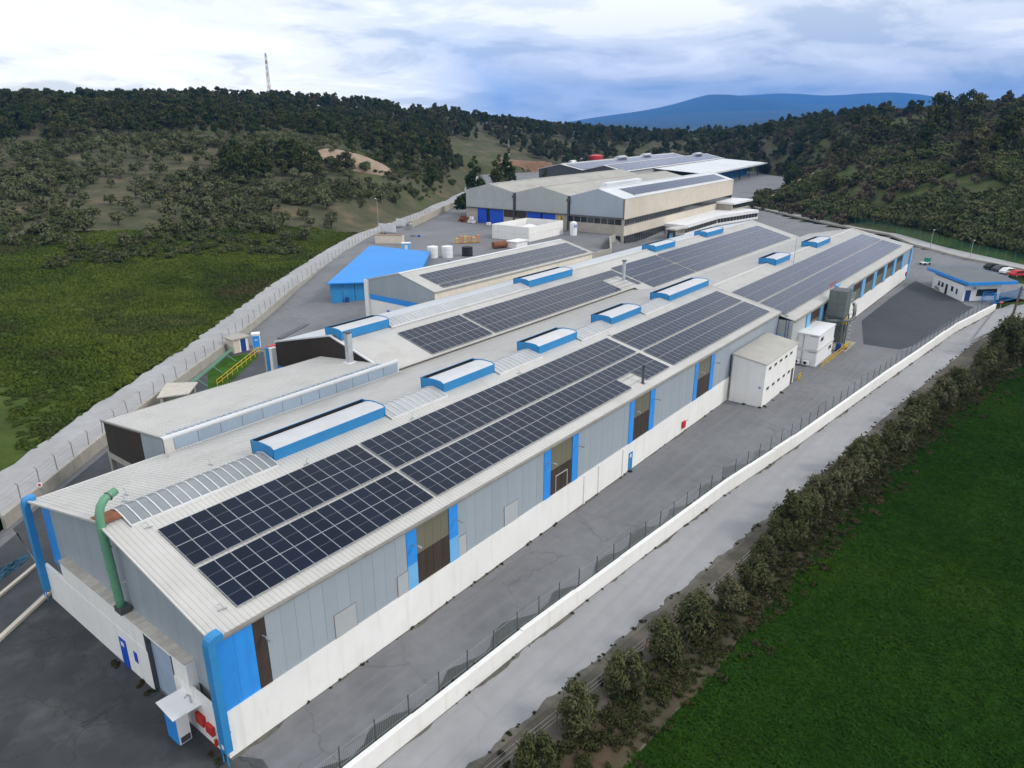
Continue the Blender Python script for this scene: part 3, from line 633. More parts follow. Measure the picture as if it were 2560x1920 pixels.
# ------------------------------------------------------------------ solar arrays
PANEL = {}
def panel_mesh(w, l):
    key = (round(w, 3), round(l, 3))
    if key in PANEL: return PANEL[key]
    mb = MB(); b = 0.020; h = 0.04; mid = l / 2
    if w < l: cuts = [(b, w - b, b, mid - .012), (b, w - b, mid + .012, l - b)]
    else: cuts = [(b, w / 2 - .012, b, l - b), (w / 2 + .012, w - b, b, l - b)]
    mb.box(0, w, 0, b, 0, h, 1).box(0, w, l - b, l, 0, h, 1).box(0, b, b, l - b, 0, h, 1).box(w - b, w, b, l - b, 0, h, 1)
    for x0, x1, y0, y1 in cuts: mb.add([(x0, y0, h - .004), (x1, y0, h - .004), (x1, y1, h - .004), (x0, y1, h - .004)], [(0, 1, 2, 3)], 0)
    if w < l: mb.add([(b, mid - .012, h - .003), (w - b, mid - .012, h - .003), (w - b, mid + .012, h - .003), (b, mid + .012, h - .003)], [(0, 1, 2, 3)], 2)
    else: mb.add([(w / 2 - .012, b, h - .003), (w / 2 + .012, b, h - .003), (w / 2 + .012, l - b, h - .003), (w / 2 - .012, l - b, h - .003)], [(0, 1, 2, 3)], 2)
    PANEL[key] = mb.mesh('solar_panel', ['glass_pv', 'alu', 'alu_dim']); return PANEL[key]
def solar(label, x0, x1, ncol, rows, y_eave, z_eave, slope, skip=(), lift=0.12, name='solar_array'):
    """rows: list of (s0, s1) horizontal y-extents; panels lie on the roof plane z = z_eave + slope*(y - y_eave)"""
    ang = math.atan(slope); c = math.cos(ang)
    t = thing(name, label, 'solar array', (x0, rows[0][0], z_eave + slope * (rows[0][0] - y_eave) + lift / c), 0.0, 'solar arrays on the factory roofs')
    t.rotation_euler = (ang, 0, 0)
    w = (x1 - x0) / ncol; yo = rows[0][0]
    for r, (a, b) in enumerate(rows):
        nc = ncol; ww = w
        if (b - a) < 1.6: nc = int(ncol / 2); ww = (x1 - x0) / nc
        me = panel_mesh(ww - 0.014, (b - a) / c - 0.014)
        for i in range(nc):
            if (i, r) in skip: continue
            link('solar_panel', me, t, (i * ww + .011, (a - yo) / c + .011, random.uniform(-.003, .003)), (R(random.uniform(-.12, .12)), R(random.uniform(-.15, .15)), 0))
    L_ = (rows[-1][1] - yo) / c; rail = MB()
    for (a, b) in rows:
        for q in (.25, .75): yy = (a + (b - a) * q - yo) / c; rail.box(-.05, x1 - x0 + .05, yy - .02, yy + .02, -.07, -.012)
    rail.build('mounting_rail', 'alu', t)
    return t
ROWS_A = [(0.76, 2.72), (2.72, 4.68), (4.98, 6.98), (6.98, 9.0)]
solar('first dark solar array next to the near gable, fifteen columns wide', 2.24, 18.1, 15, ROWS_A, 0, 8.3, AS)
solar('long dark solar array notched around the small flue by the right eave', 18.42, 55.8, 35, ROWS_A, 0, 8.3, AS, skip={(27, 0), (28, 0), (29, 0)})
solar('solar array ending at the step in the long roof, above the white office block', 56.8, 87.7, 29, ROWS_A, 0, 8.3, AS)
ROWS_A2 = [(-0.62, 1.5), (1.5, 3.62), (3.95, 6.07), (6.07, 8.19)]
solar('longest solar array on the far lower half of the main hall roof', 90.3, 170.6, 75, ROWS_A2, -2.1, 7.4, A2S)
ROWS_B = [(24.1, 26.02), (26.02, 27.95), (27.95, 29.88)]
BY, BZ = 23.8, 8.75
solar('small solar array at the near end of the middle hall roof', 42.3, 53.3, 10, ROWS_B, BY, BZ, BS)
solar('solar array on the middle hall before the tall roof flue', 53.85, 92.4, 36, ROWS_B, BY, BZ, BS, skip={(i, r) for i in range(30, 35) for r in (0, 1)})
ROWS_B2 = [(22.1, 24.2), (24.2, 26.25), (26.45, 28.5), (28.5, 30.5)]
solar('solar array on the middle hall just beyond the tall roof flue', 93.2, 109.6, 15, ROWS_B2, BY, BZ, BS)
solar('far solar array at the back end of the middle hall roof', 110.3, 163.2, 49, ROWS_B2, BY, BZ, BS)
solar('solar array on the small hall with the cream side wall', 66.2, 108.3, 38, [(44.65, 45.7), (46.0, 47.98), (47.98, 49.96)], 44.3, 9.75, 1.9 / 7.7)

# ------------------------------------------------------------------ ridge ventilators and skylights
def ventilator(x0, x1, yc, zr, label, hw=1.35):
    t = thing('ridge_ventilator', label, 'ventilator', (x0, yc, zr), 0, 'blue ridge ventilators'); L_ = x1 - x0
    b = -hw * 0.23 - 0.12
    MB().prism([(0, -hw, b), (0, -hw - .12, .62), (0, -hw - .06, .62), (0, -hw + .06, b)], (L_, 0, 0)).build('wind_baffle', 'blue_vent', t)
    MB().prism([(0, hw, b), (0, hw + .12, .66), (0, hw + .06, .66), (0, hw - .06, b)], (L_, 0, 0)).build('wind_baffle', 'blue_vent', t)
    for x in (0.0, L_ - .05):
        MB().prism([(x, -hw - .05, b), (x, -hw - .125, .615), (x, -hw + .25, .80), (x, -.3, .84), (x, .45, .80), (x, hw - .35, .68), (x, hw + .125, .655), (x, hw + .05, b), (x, 0, 0.06)], (.05, 0, 0)).build('end_plate', 'blue_vent', t)
    prof = [(-hw - .03, .60), (-hw + .25, .72), (-.40, .76), (.35, .72), (.92, .58)]
    lo = [(y, z - .05) for y, z in reversed(prof)]
    MB().prism([(0.05, y, z) for y, z in prof + lo], (L_ - .10, 0, 0)).build('cover', 'vent_cover', t)
    MB().prism([(.06, hw - .07, b + .02), (.06, hw + .05, .64), (.06, hw + .035, .64), (.06, hw - .09, b + .02)], (L_ - .12, 0, 0)).build('slot_shade', 'black', t)  # black sheet inside the left baffle, paints the shade of the open slot
    MB().prism([(.06, -hw + .2, b + .1), (.06, .7, .5), (.06, hw - .2, .25), (.06, hw - .2, b + .1)], (L_ - .12, 0, 0)).build('throat_shade', 'black', t)  # black filling under the cover, painted shade of the open interior
    MB().box(0.0, L_, -hw - .02, -hw + .03, b - .14, b - .005).build('curb', 'dark_steel', t)
VA = [(12.0, 22.9), (30.0, 37.4), (44.8, 52.3), (59.9, 67.5), (75.5, 88.9)]
names = ['longest blue ridge ventilator, nearest to the camera', 'second blue ridge ventilator from the near gable of the main hall', 'third blue ridge ventilator from the near gable of the main hall',
         'fourth blue ridge ventilator from the near gable of the main hall', 'fifth and second longest ventilator, just before the step in the main roof']
for (a, b), n in zip(VA, names): ventilator(a, b, 12.3, 11.08, n)
ventilator(116.3, 124.2, 11.5, 10.38, 'blue ventilator on the far lower roof of the main hall, the nearer of two', 1.5)
ventilator(141.0, 150.5, 11.5, 10.38, 'last blue ventilator at the far end of the main hall ridge', 1.5)
for (a, b), n in zip([(35.3, 42.6), (70.8, 82.8), (111.6, 120.2), (135.4, 144.6)], ['weathered blue ventilator on the middle hall above the brown gable', 'long blue ventilator on the middle hall beside the cream side wall',
        'blue ventilator on the middle hall in front of the tall cream building', 'farthest blue ventilator on the middle hall, by the office windows']):
    ventilator(a, b, 33.0, 11.27, n)
def ridge_skylight(x0, x1, yc, zr, slope, mat, label, y0=-1.75, y1=1.0, pitch=0.66, peak=.12):
    t = thing('ridge_skylight', label, 'skylight', (x0, yc, zr), 0, 'ridge skylights'); n = int(round((x1 - x0) / pitch)); w = (x1 - x0) / n
    zf = lambda y: (-abs(y) * slope) + 0.16
    up = lambda y: zf(y) + peak * (1 - abs(y) / 2.0)
    pts = [y0, y0 * .45, 0.15, y1]
    pm = MB()
    for a, b in zip(pts, pts[1:]): pm.prism([(0.05, a, up(a)), (0.05, b, up(b)), (0.05, b, up(b) - .03), (0.05, a, up(a) - .03)], (w - .05, 0, 0))
    pm = pm.mesh('pane', mat); bm = MB()
    for a, b in zip(pts, pts[1:]): bm.bar((0, a, up(a) + .02), (0, b, up(b) + .02), .07, .07)
    bm = bm.mesh('glazing_bar', 'white_bar')
    for i in range(n): link('pane', pm, t, (i * w, 0, 0))
    for i in range(n + 1): link('glazing_bar', bm, t, (i * w, 0, 0))
    for y in (y0, y1): MB().box(0, x1 - x0, y - .06, y + .06, zf(y) - .16, zf(y) + .04).build('kerb', 'white_bar', t)
ridge_skylight(1.3, 11.9, 12.0, 10.98, AS, 'skylight', 'grey glazed ridge skylight between the near gable and the longest ventilator', -1.75, .9)
for i, (a, b) in enumerate([(23.0, 29.9), (37.5, 44.7), (52.4, 59.8), (67.6, 75.4)]):
    ridge_skylight(a, b, 12.0, 10.98, AS, 'skylight_pale', ['pale ridge skylight after the longest ventilator of the main hall', 'pale ridge skylight after the second ventilator of the main hall', 'pale ridge skylight after the third ventilator of the main hall', 'pale ridge skylight after the fourth ventilator of the main hall'][i])
ridge_skylight(42.7, 70.7, 32.9, 11.18, BS, 'skylight_pale', 'long pale ridge skylight on the middle hall', -1.6, .8)

# small roof anchors and flues
def flue(loc, h, r, label, square=False, mat='galv'):
    t = thing('flue', label, 'flue', loc)
    if square:
        MB().box(-r, r, -r, r, 0.1, h).build('shaft', mat, t)
        MB().prism([(-r * 1.9, -r * 1.9, -.05), (r * 1.9, -r * 1.9, -.05), (r * 1.9, r * 1.9, -.05), (-r * 1.9, r * 1.9, -.05)], (0, 0, .2)).build('flashing', 'white_paint', t)
        MB().box(-r * .6, r * .6, -r * .6, r * .6, h, h + .12).box(-r * 1.15, r * 1.15, -r * 1.15, r * 1.15, h + .12, h + .2).build('cowl', 'dark_steel', t)
    else:
        MB().cyl((0, 0, -.1), (0, 0, h), r, r, 12).build('shaft', mat, t, False)
        MB().cyl((0, 0, h - .02), (0, 0, h + .16), r * 1.35, r * 1.35, 12).build('cowl', 'dark_steel', t)
        MB().cyl((0, 0, -.1), (0, 0, .12), r * 2.2, r * 1.2, 12).build('flashing', mat, t)
flue((49.5, 0.75, 8.48), 1.9, .14, 'thin grey flue beside the notch of the roof array', mat='dark_steel')
flue((90.1, 26.2, 9.42), 3.3, .28, 'tall steel flue rising from the gap in the middle hall array')
flue((34.0, 28.8, 9.05), 3.4, .30, 'square metal chimney on the low lean-to roof', True)
def mast(loc, h, label):
    t = thing('lightning_rod', label, 'rod', loc)
    MB().cyl((0, 0, 0), (0, 0, h), .05, .03, 6).build('pole', 'steel', t); MB().box(-.25, .25, -.25, .25, -.05, .06).build('foot', 'concrete', t)
mast((90.2, -.9, 7.75), 12, 'tall thin rod at the step of the main hall roof')
rs = random.Random(2)
for x, y, w_ in [(2.0, 9.6, 'beside the near end of the grey ridge skylight'), (1.6, 1.2, 'at the near right roof corner below the first array'), (13.6, 9.3, 'below the near end of the longest ventilator'), (24.5, 9.4, 'just past the longest ventilator'), (39.5, 9.4, 'just past the second ventilator'), (57, 9.4, 'at the gap between the second and third arrays'), (2.6, 13.9, 'left of the ridge next to the green duct'), (9.8, 22.6, 'by the left gutter at the lean-to corner'), (3.4, 15.5, 'on the left slope near the gable'), (15.5, 15.8, 'on the left slope behind the longest ventilator'), (9.3, 15.0, 'on the left slope behind the grey skylight')]:
    z = (8.3 + AS * y) if y < 11.9 else 11.0 - AS * (y - 11.9)
    t = tag(MB().box(-.25, .25, -.04, .04, 0, .05).bar((-.08, 0, .04), (.1, 0, .42), .03).bar((.1, 0, .42), (.25, 0, .36), .03).build('roof_anchor', 'steel'), 'steel anchor bracket ' + w_, 'bracket', 'roof anchors'); t.location = (x, y, z + .04); t.rotation_euler = (0, 0, rs.uniform(0, 3))

# ------------------------------------------------------------------ middle hall, lean-to, small hall, blue shed
def hall_middle():
    t = thing('factory_hall', 'middle hall with brown gable, pale roof and four blue ventilators', 'hall')
    s = BS
    ribbed('roof_sheet', (35, 23.8, 8.75), (54.6, 0, 0), (0, 9.45, 2.45), 'roof_metal', t)
    ribbed('roof_sheet', (89.6, 21.5, 8.75 - 2.3 * s), (77.4, 0, 0), (0, 11.75, 11.75 * s), 'roof_metal', t)
    ribbed('roof_sheet', (35, 44.3, 8.45), (132, 0, 0), (0, -11.05, 2.75), 'roof_white', t)
    MB().prism([(35, 32.9, 11.2), (35, 33.25, 11.3), (35, 33.6, 11.2), (35, 33.25, 11.24)], (132, 0, 0)).build('ridge_cap', 'trim', t)
    for p, q in [((34.95, 23.8, 8.80), (34.95, 33.25, 11.25)), ((34.95, 33.25, 11.25), (34.95, 44.3, 8.5)), ((167.1, 21.5, 8.2), (167.1, 33.25, 11.25)), ((167.1, 33.25, 11.25), (167.1, 44.3, 8.5))]:
        MB().bar(p, q, .22, .14).build('verge_trim', 'roof_white', t)
    zt = lambda y: (11.2 - s * (33.25 - y) if y < 33.25 else 11.2 - (y - 33.25) * .2489) - .12
    gable_panels(t, 35.06, 24.3, 33.25, 5.4, zt, 0.9, 'brown_world', 'brown_panel'); gable_panels(t, 35.06, 33.25, 44.2, 5.4, zt, 0.9, 'brown_world', 'brown_panel')
    MB().box(35.0, 35.12, 24.3, 44.2, 4.7, 5.38).build('blue_band', 'blue', t)
    MB().box(35.0, 35.2, 24.3, 44.2, 0, 4.68).box(35.2, 167, 44.0, 44.25, 0, 8.3).box(35.2, 166.9, 24.2, 43.9, 0.1, 8.0).build('wall', 'white_wall', t)
    MB().box(34.4, 35.2, 44.3, 44.9, 0, 7.7).build('corner_pier', 'white_wall', t)
    MB().box(34.3, 35.0, 44.92, 45.5, 0, 7.6).build('corner_duct', 'blue_vent', t)
    # loose dark sheets lifted at the left eave
    MB().obox((36.5, 45.0, 8.3), (5.5, 1.6, .45), (.3, 1.5, -.25), (0, 0, .12)).build('eave_sheet', 'dark_steel', t)
hall_middle()
def hall_lean():
    t = thing('lean_to_hall', 'low lean-to hall with one grey roof slope and a glazed band', 'hall')
    ribbed('roof_sheet', (10.2, 35.2, 8.33), (24.8, 0, 0), (0, -11.5, 1.33), 'roof_metal', t, .30)
    MB().box(10.1, 36.6, 23.62, 24.0, 9.62, 9.80).build('ridge_cap', 'roof_white', t)
    MB().box(10.2, 35, 35.2, 35.35, 8.15, 8.33).build('gutter', 'gutter', t)
    MB().bar((10.15, 35.3, 8.36), (10.15, 23.7, 9.72), .18, .14).build('verge_trim', 'gutter', t)
    n = 12; w = (36.4 - 11.0) / n
    for i in range(n): MB().box(11.0 + i * w + .03, 11.0 + (i + 1) * w - .03, 23.70, 23.76, 8.45, 9.45).build('pane', 'clerestory', t)
    MB().box(10.3, 36.6, 23.77, 23.9, 8.3, 9.62).build('clerestory_frame', 'roof_white', t)
    MB().box(10.15, 10.95, 23.66, 23.768, 8.3, 9.62).build('corner_post', 'trim', t)
    for i in range(46):
        x = 11.0 + i * .52
        if x > 34.6: break
        z = 8.33 + 1.33 * (35.2 - 24.75) / 11.5
        o = MB().box(0.03, .36, -.24, .24, 0.055, .075).build('roof_light', 'clerestory', t); o.location = (x, 24.75, z); o.rotation_euler = (-math.atan(1.33 / 11.5), 0, 0)
    zt = lambda y: 8.33 + 1.33 * (35.2 - y) / 11.5 - .1
    gable_panels(t, 10.24, 27.8, 35.0, 5.3, zt, 2.4, 'brown_world', 'brown_panel'); gable_panels(t, 10.24, 24.0, 27.8, 5.3, zt, 1.0)
    for y in (30.2, 32.6): MB().box(10.2, 10.23, y - .03, y + .03, 5.3, 8.6).build('cover_strip', 'rust', t)
    MB().box(10.3, 34.8, 24.2, 34.9, 5.3, 8.1).build('inner_wall', 'brown_world', t)
    MB().box(10.1, 10.5, 24.0, 35.2, 4.75, 5.28).build('beam', 'concrete', t)
    for x in (10.1, 16, 22, 28, 34): MB().box(x, x + .4, 34.75, 35.15, 0, 4.74).build('column', 'concrete', t)
    MB().box(14, 14.3, 24.2, 34.6, 0, 5.2).build('back_wall', 'black', t)
hall_lean()
def hall_small():
    t = thing('small_hall', 'small hall with grey gable, blue band, cream side wall and its own solar array', 'hall')
    x0, x1 = 63.7, 109.4; s = 1.9 / 7.7
    ribbed('roof_sheet', (x0, 44.15, 9.71), (x1 - x0, 0, 0), (0, 7.85, 1.94), 'roof_metal', t)
    ribbed('roof_sheet', (x0, 59.85, 9.71), (x1 - x0, 0, 0), (0, -7.85, 1.94), 'roof_white', t)
    MB().prism([(x0, 51.7, 11.66), (x0, 52, 11.76), (x0, 52.3, 11.66), (x0, 52, 11.69)], (x1 - x0, 0, 0)).build('ridge_cap', 'roof_white', t)
    for x in (x0 - .03, x1 + .03):
        for p, q in [((x, 44.1, 9.72), (x, 52, 11.7)), ((x, 52, 11.7), (x, 59.9, 9.72))]: MB().bar(p, q, .18, .13).build('verge_trim', 'trim', t)
    n = 19; w = (x1 - x0 - .1) / n; me = MB().box(.01, w - .01, -.05, .05, 0, 2.55).mesh('cladding_panel', 'cream')
    for i in range(n): link('cladding_panel', me, t, (x0 + .05 + i * w, 44.3, 7.05))
    zt = lambda y: (9.75 + s * (y - 44.3) if y < 52 else 11.65 - s * (y - 52)) - .12
    gable_panels(t, x0 + .05, 44.4, 52, 7.4, zt, .95); gable_panels(t, x0 + .05, 52, 59.6, 7.4, zt, .95)
    MB().box(x0 - .02, x0 + .1, 44.4, 59.6, 6.5, 7.38).build('blue_band', 'blue', t)
    MB().box(x0 + .0, x0 + .3, 44.4, 59.6, 0, 6.48).box(x0 + .3, x1 - .2, 44.5, 59.5, 0, 7.3).build('wall', 'white_wall', t)
    MB().box(x0 - .35, x0 - .02, 59.2, 60.1, 0, 9.7).build('corner_pier', 'white_wall', t)
    MB().box(x0 - .08, x0 - .005, 52.5, 55.2, 2.5, 5.2).build('window', 'blue_door', t)
    MB().box(x0, x1, 43.98, 44.13, 9.52, 9.64).build('gutter', 'gutter', t)
hall_small()
def blue_shed():
    t = thing('open_shed', 'blue shed with a plain bright blue roof beside the perimeter lane', 'shed')
    NL, NR, FR, FL = (72.5, 81.9), (86.0, 70.8), (111.5, 91.5), (107.1, 108.3); z = 4.6
    zc = [4.5, 4.3, 4.6, 5.0]
    top = [(p[0], p[1], q) for p, q in zip((NL, NR, FR, FL), zc)]
    MB().prism(top, (0, 0, .22)).build('roof', 'blue_roof', t)
    inn = lambda p, k: (p[0] + (93 - p[0]) * k, p[1] + (88 - p[1]) * k)
    P = [inn(p, .05) for p in (NL, NR, FR, FL)]
    n = 7
    for i in range(n):
        a = [P[0][q] + (P[1][q] - P[0][q]) * i / n for q in (0, 1)]; b = [P[0][q] + (P[1][q] - P[0][q]) * (i + .96) / n for q in (0, 1)]
        gz = float(hs(np.array(a[0]), np.array(a[1])))
        MB().bar((a[0], a[1], (gz + 4.35) / 2), (b[0], b[1], (gz + 4.35) / 2), .08, 4.35 - gz).build('wall_sheet', 'blue_vent', t)
    for a, b in ((P[0], P[3]), (P[1], P[2])):
        gz = 0.5; MB().bar((*a, (gz + 4.3) / 2), (*b, (3.0 + 4.3) / 2 + .3), .08, 2.2).build('side_wall', 'blue_vent', t)
    for k in range(3):
        a = [P[0][q] + (P[1][q] - P[0][q]) * (.16 + k * .28) for q in (0, 1)]
        MB().bar((a[0] - .25, a[1] - .3, 1.0), (a[0] + .35, a[1] - .8, 1.0), .05, 1.3).build('vent_opening', 'blue_dark', t)
blue_shed()

# ------------------------------------------------------------------ tall three-bay building
FA = R(3.5927)
def hall_tall():
    t = thing('tall_hall', 'tall three-gabled hall with pale sheet gables and cream side wall behind the roofs', 'hall', (171.71, 127.71, 0), FA)
    Ln = 97.0; V = [4.8, -14.8, -34.9, -53.7]; Rg = [-4.7, -24.8, -44.7]; ze, zr = 13.4, 15.7
    for i in range(3):
        y0, y1, yr = V[i], V[i + 1], Rg[i]; m = 'roof_old' if i < 2 else 'roof_white'; zz = zr + (.3 if i == 2 else 0)
        ribbed('roof_sheet', (0, y0, ze), (Ln, 0, 0), (0, yr - y0, zz - ze), m, t, .5); ribbed('roof_sheet', (0, y1, ze), (Ln, 0, 0), (0, yr - y1, zz - ze), m, t, .5)
        MB().prism([(0, yr - .4, zz + .02), (0, yr, zz + .14), (0, yr + .4, zz + .02), (0, yr, zz + .05)], (Ln, 0, 0)).build('ridge_cap', m, t)
        zt = lambda y: (zz - (zz - ze) * (y - yr) / (y0 - yr) if y > yr else zz - (zz - ze) * (yr - y) / (yr - y1)) - .1
        cm = 'cladding_pale' if i < 2 else 'cladding_blue_grey'
        gable_panels(t, 0.0, y1 + .5, yr, 8.0, zt, 1.2, cm); gable_panels(t, 0.0, yr, y0 - .5 if i else y0 - .05, 8.0, zt, 1.2, cm)
        if i < 2:
            MB().bar((-.05, y1, 8.2), (-.05, y1, 13.2), .8, .5).build('downpipe_box', 'dark_steel', t)
            MB().tube([(-.4, y1, 12.6), (-.4, y1, 9), (-.4, y1, 3.2)], .28, 8).cyl((-.5, y1, 11.8), (-.5, y1, 12.6), .55, .55, 10).build('downpipe', 'dark_steel', t)
    MB().box(-.7, .2, V[3], V[0], 7.8, 8.0).build('ledge', 'dark_steel', t)
    MB().box(0.02, Ln, V[3] + .05, V[0] - .05, 0, 7.8).box(.3, Ln - .1, V[3] + .2, V[0] - .2, 7.8, 13.2).build('wall', 'beige', t)
    # blue sliding doors, brick strips
    for a, b in ((-.1, -3.8), (-5.1, -10.4), (-19.7, -24.8), (-25.6, -30.1)): MB().box(-.2, .01, b, a, 3.02, 7.7).build('sliding_door', 'blue_door', t)
    for a, b in ((-3.8, -5.1), (-24.8, -25.6)): MB().box(-.04, .012, b, a, 3.02, 7.7).build('door_gap', 'black', t)
    MB().box(-.06, .011, -19.4, -10.7, 5.6, 7.7).build('rusty_lintel', 'brown', t)
    # window bands
    for k in range(8):
        y = -34.6 - k * 2.3
        for z0, z1 in ((5.9, 7.5), (.2, 2.7)): MB().box(-.03, .015, y - 2.1, y, z0, z1).build('window_pane', 'glass_dark', t)
    n = 56; w = (Ln - .6) / n; me = MB().box(.08, w - .08, -.03, .03, 0, 1.65).mesh('window_pane', 'glass_dark'); me2 = MB().box(.08, w - .08, -.03, .03, 0, 2.6).mesh('window_pane', 'glass_dark')
    for i in range(n):
        link('window_pane', me, t, (.3 + i * w, V[3] + .04, 5.85))
        if i < 20: link('window_pane', me2, t, (.3 + i * w, V[3] + .04, .1))
    for z in (5.75, 7.55, 2.75): MB().box(0.1, Ln, V[3] - .12, V[3] + .045, z - .05, z + .06).build('sill', 'gutter', t)
    n = 40; w = Ln / n; me = MB().box(.01, w - .01, -.05, .05, 0, 5.7).mesh('cladding_panel', 'cream'); me2 = MB().box(.01, w - .01, -.05, .05, 0, 2.85).mesh('cladding_panel', 'cream')
    for i in range(n): link('cladding_panel', me, t, (i * w, V[3] + .02, 7.63)); link('cladding_panel', me2, t, (i * w, V[3] + .02, 2.83))
    MB().bar((0, V[3] + .1, ze + .06), (Ln, V[3] + .1, ze + .06), .5, .16).build('eave_trim', 'roof_white', t)
    # glazed block of panels on the right slope, as seen from afar
    mb = MB(); sl = (zr + .3 - ze) / 9.0
    for i in range(78):
        for a in (0, 1):
            y = -52.2 + a * 2.45; z = ze + sl * (y + 53.7) + .14
            mb.obox((9.2 + i * 1.06, y, z), (1.02, 0, 0), (0, 2.4, 2.4 * sl), (0, 0, .05))
    stuff(mb.build('solar_field', 'glass_pv', t))
    MB().box(8.5, 92.5, -52.6, -52.3, ze + sl * 1.25, ze + sl * 1.25 + .2).box(8.5, 92.5, -47.2, -46.9, ze + sl * 6.6, ze + sl * 6.6 + .2).build('array_edge', 'white_bar', t)
    MB().prism([(8, -43.4, 15.9), (8, -43.6, 16.9), (8, -42, 17.1), (8, -41, 16.5), (8, -41.2, 15.4)], (25, 0, 0)).build('roof_monitor', 'roof_white', t)
hall_tall()
def office_wing():
    t = thing('office_wing', 'low white office wing with a row of dark windows beside the tall hall', 'office')
    poly = [(205, 68.5), (236, 70.5), (264, 66.0), (268, 83), (206, 80)]
    MB().prism([(x, y, 2.2) for x, y in poly], (0, 0, 1.1)).build('parapet', 'white_paint', t)
    MB().prism([(x, y, -.2) for x, y in poly], (0, 0, .9)).build('base_wall', 'white_paint', t)
    ins = [(205.4, 68.9), (236, 70.9), (263.6, 66.5), (267, 82), (206.4, 79.6)]
    MB().prism([(x, y, .7) for x, y in ins], (0, 0, 1.5)).build('inner_wall', 'beige', t)
    for (a, b), n in ((((205.6, 68.8), (236, 70.75)), 14), (((236.4, 70.7), (263.8, 66.3)), 13)):
        for i in range(n):
            p = [a[q] + (b[q] - a[q]) * (i + .1) / n for q in (0, 1)]; r = [a[q] + (b[q] - a[q]) * (i + .86) / n for q in (0, 1)]
            MB().bar((*p, 1.45), (*r, 1.45), .06, 1.46).build('window_pane', 'glass_dark', t)
    MB().box(255, 272, 73, 84, 3.3, 5.6).build('upper_storey', 'beige', t); MB().box(254, 273, 72, 85, 5.6, 6.3).build('upper_parapet', 'white_paint', t)
    for i in range(9): MB().box(255.4 + i * 1.85, 256.9 + i * 1.85, 72.9, 72.98, 3.9, 5.4).build('window_pane', 'glass_dark', t)
    MB().box(194, 203, 66.5, 70, 3.0, 3.4).build('entrance_canopy', 'trim', t); MB().box(196, 201, 69.8, 70.2, 0, 3).build('entrance', 'glass_dark', t)
    MB().box(196.4, 198.6, 69.6, 69.78, 0, 1.6).build('blue_panel', 'blue_light', t)
office_wing()
def hall_far():
    t = thing('far_hall', 'far hall with pale solar-covered roofs and a wide canopy, behind the tall hall', 'hall', (291, 163, 0), R(7.2))
    Ln = 168
    for yr, y0, y1 in ((12, 24, 0), (-11, 0, -22)):
        ribbed('roof_sheet', (0, y0, 13), (Ln, 0, 0), (0, yr - y0, 2.5), 'roof_white', t, 1.0); ribbed('roof_sheet', (0, y1, 13), (Ln, 0, 0), (0, yr - y1, 2.5), 'roof_white', t, 1.0)
        MB().prism([(0.1, y1, 4), (.1, y0, 4), (.1, y0, 12.95), (.1, yr, 15.4), (.1, y1, 12.95)], (.3, 0, 0)).build('gable', 'dark_steel', t)
        mb = MB()
        for i in range(80):
            for a in range(4): mb.obox((3 + i * 2.02, y1 + 1.2 + a * 2.35, 13.14 + (1.2 + a * 2.35) * 2.5 / (yr - y1)), (1.98, 0, 0), (0, 2.3, 2.3 * 2.5 / (yr - y1)), (0, 0, .05))
        stuff(mb.build('solar_field', 'glass_pv', t))
        for p, q in (((0, y1, 13.1), (0, yr, 15.6)), ((0, yr, 15.6), (0, y0, 13.1)), ((0, yr, 15.62), (Ln, yr, 15.62)), ((0, y1, 13.1), (Ln, y1, 13.1))): MB().bar(p, q, .9, .2).build('edge_trim', 'white_bar', t)
    ribbed('roof_sheet', (38, -50, 10.8), (Ln - 38, 0, 0), (0, 28, 1.9), 'roof_white', t, 1.0)
    MB().box(38, Ln, -50.2, -49.8, 10.2, 11.0).box(Ln - .4, Ln, -50, -22, 10.2, 11).build('canopy_fascia', 'roof_white', t)
    MB().box(60, Ln - 16, -42, -41.6, 2, 10.4).build('side_wall', 'blue_vent', t); MB().box(1, Ln - 1, -21.8, 23.8, 3, 12.6).build('wall', 'cladding_pale', t)
    for x in (40, 62, 84, 106, 128, 150): MB().box(x, x + .5, -49, -48.5, 2, 10.6).build('column', 'blue_dark', t)
    for x, y in ((70, 12), (110, 12), (140, -11)):
        MB().box(x, x + 12, y - 1.6, y + 1.6, 15.6, 16.2).prism([(x, y - 2, 16.2), (x, y, 17.0), (x, y + 2, 16.2)], (12, 0, 0)).build('roof_monitor', 'galv', t)
hall_far()

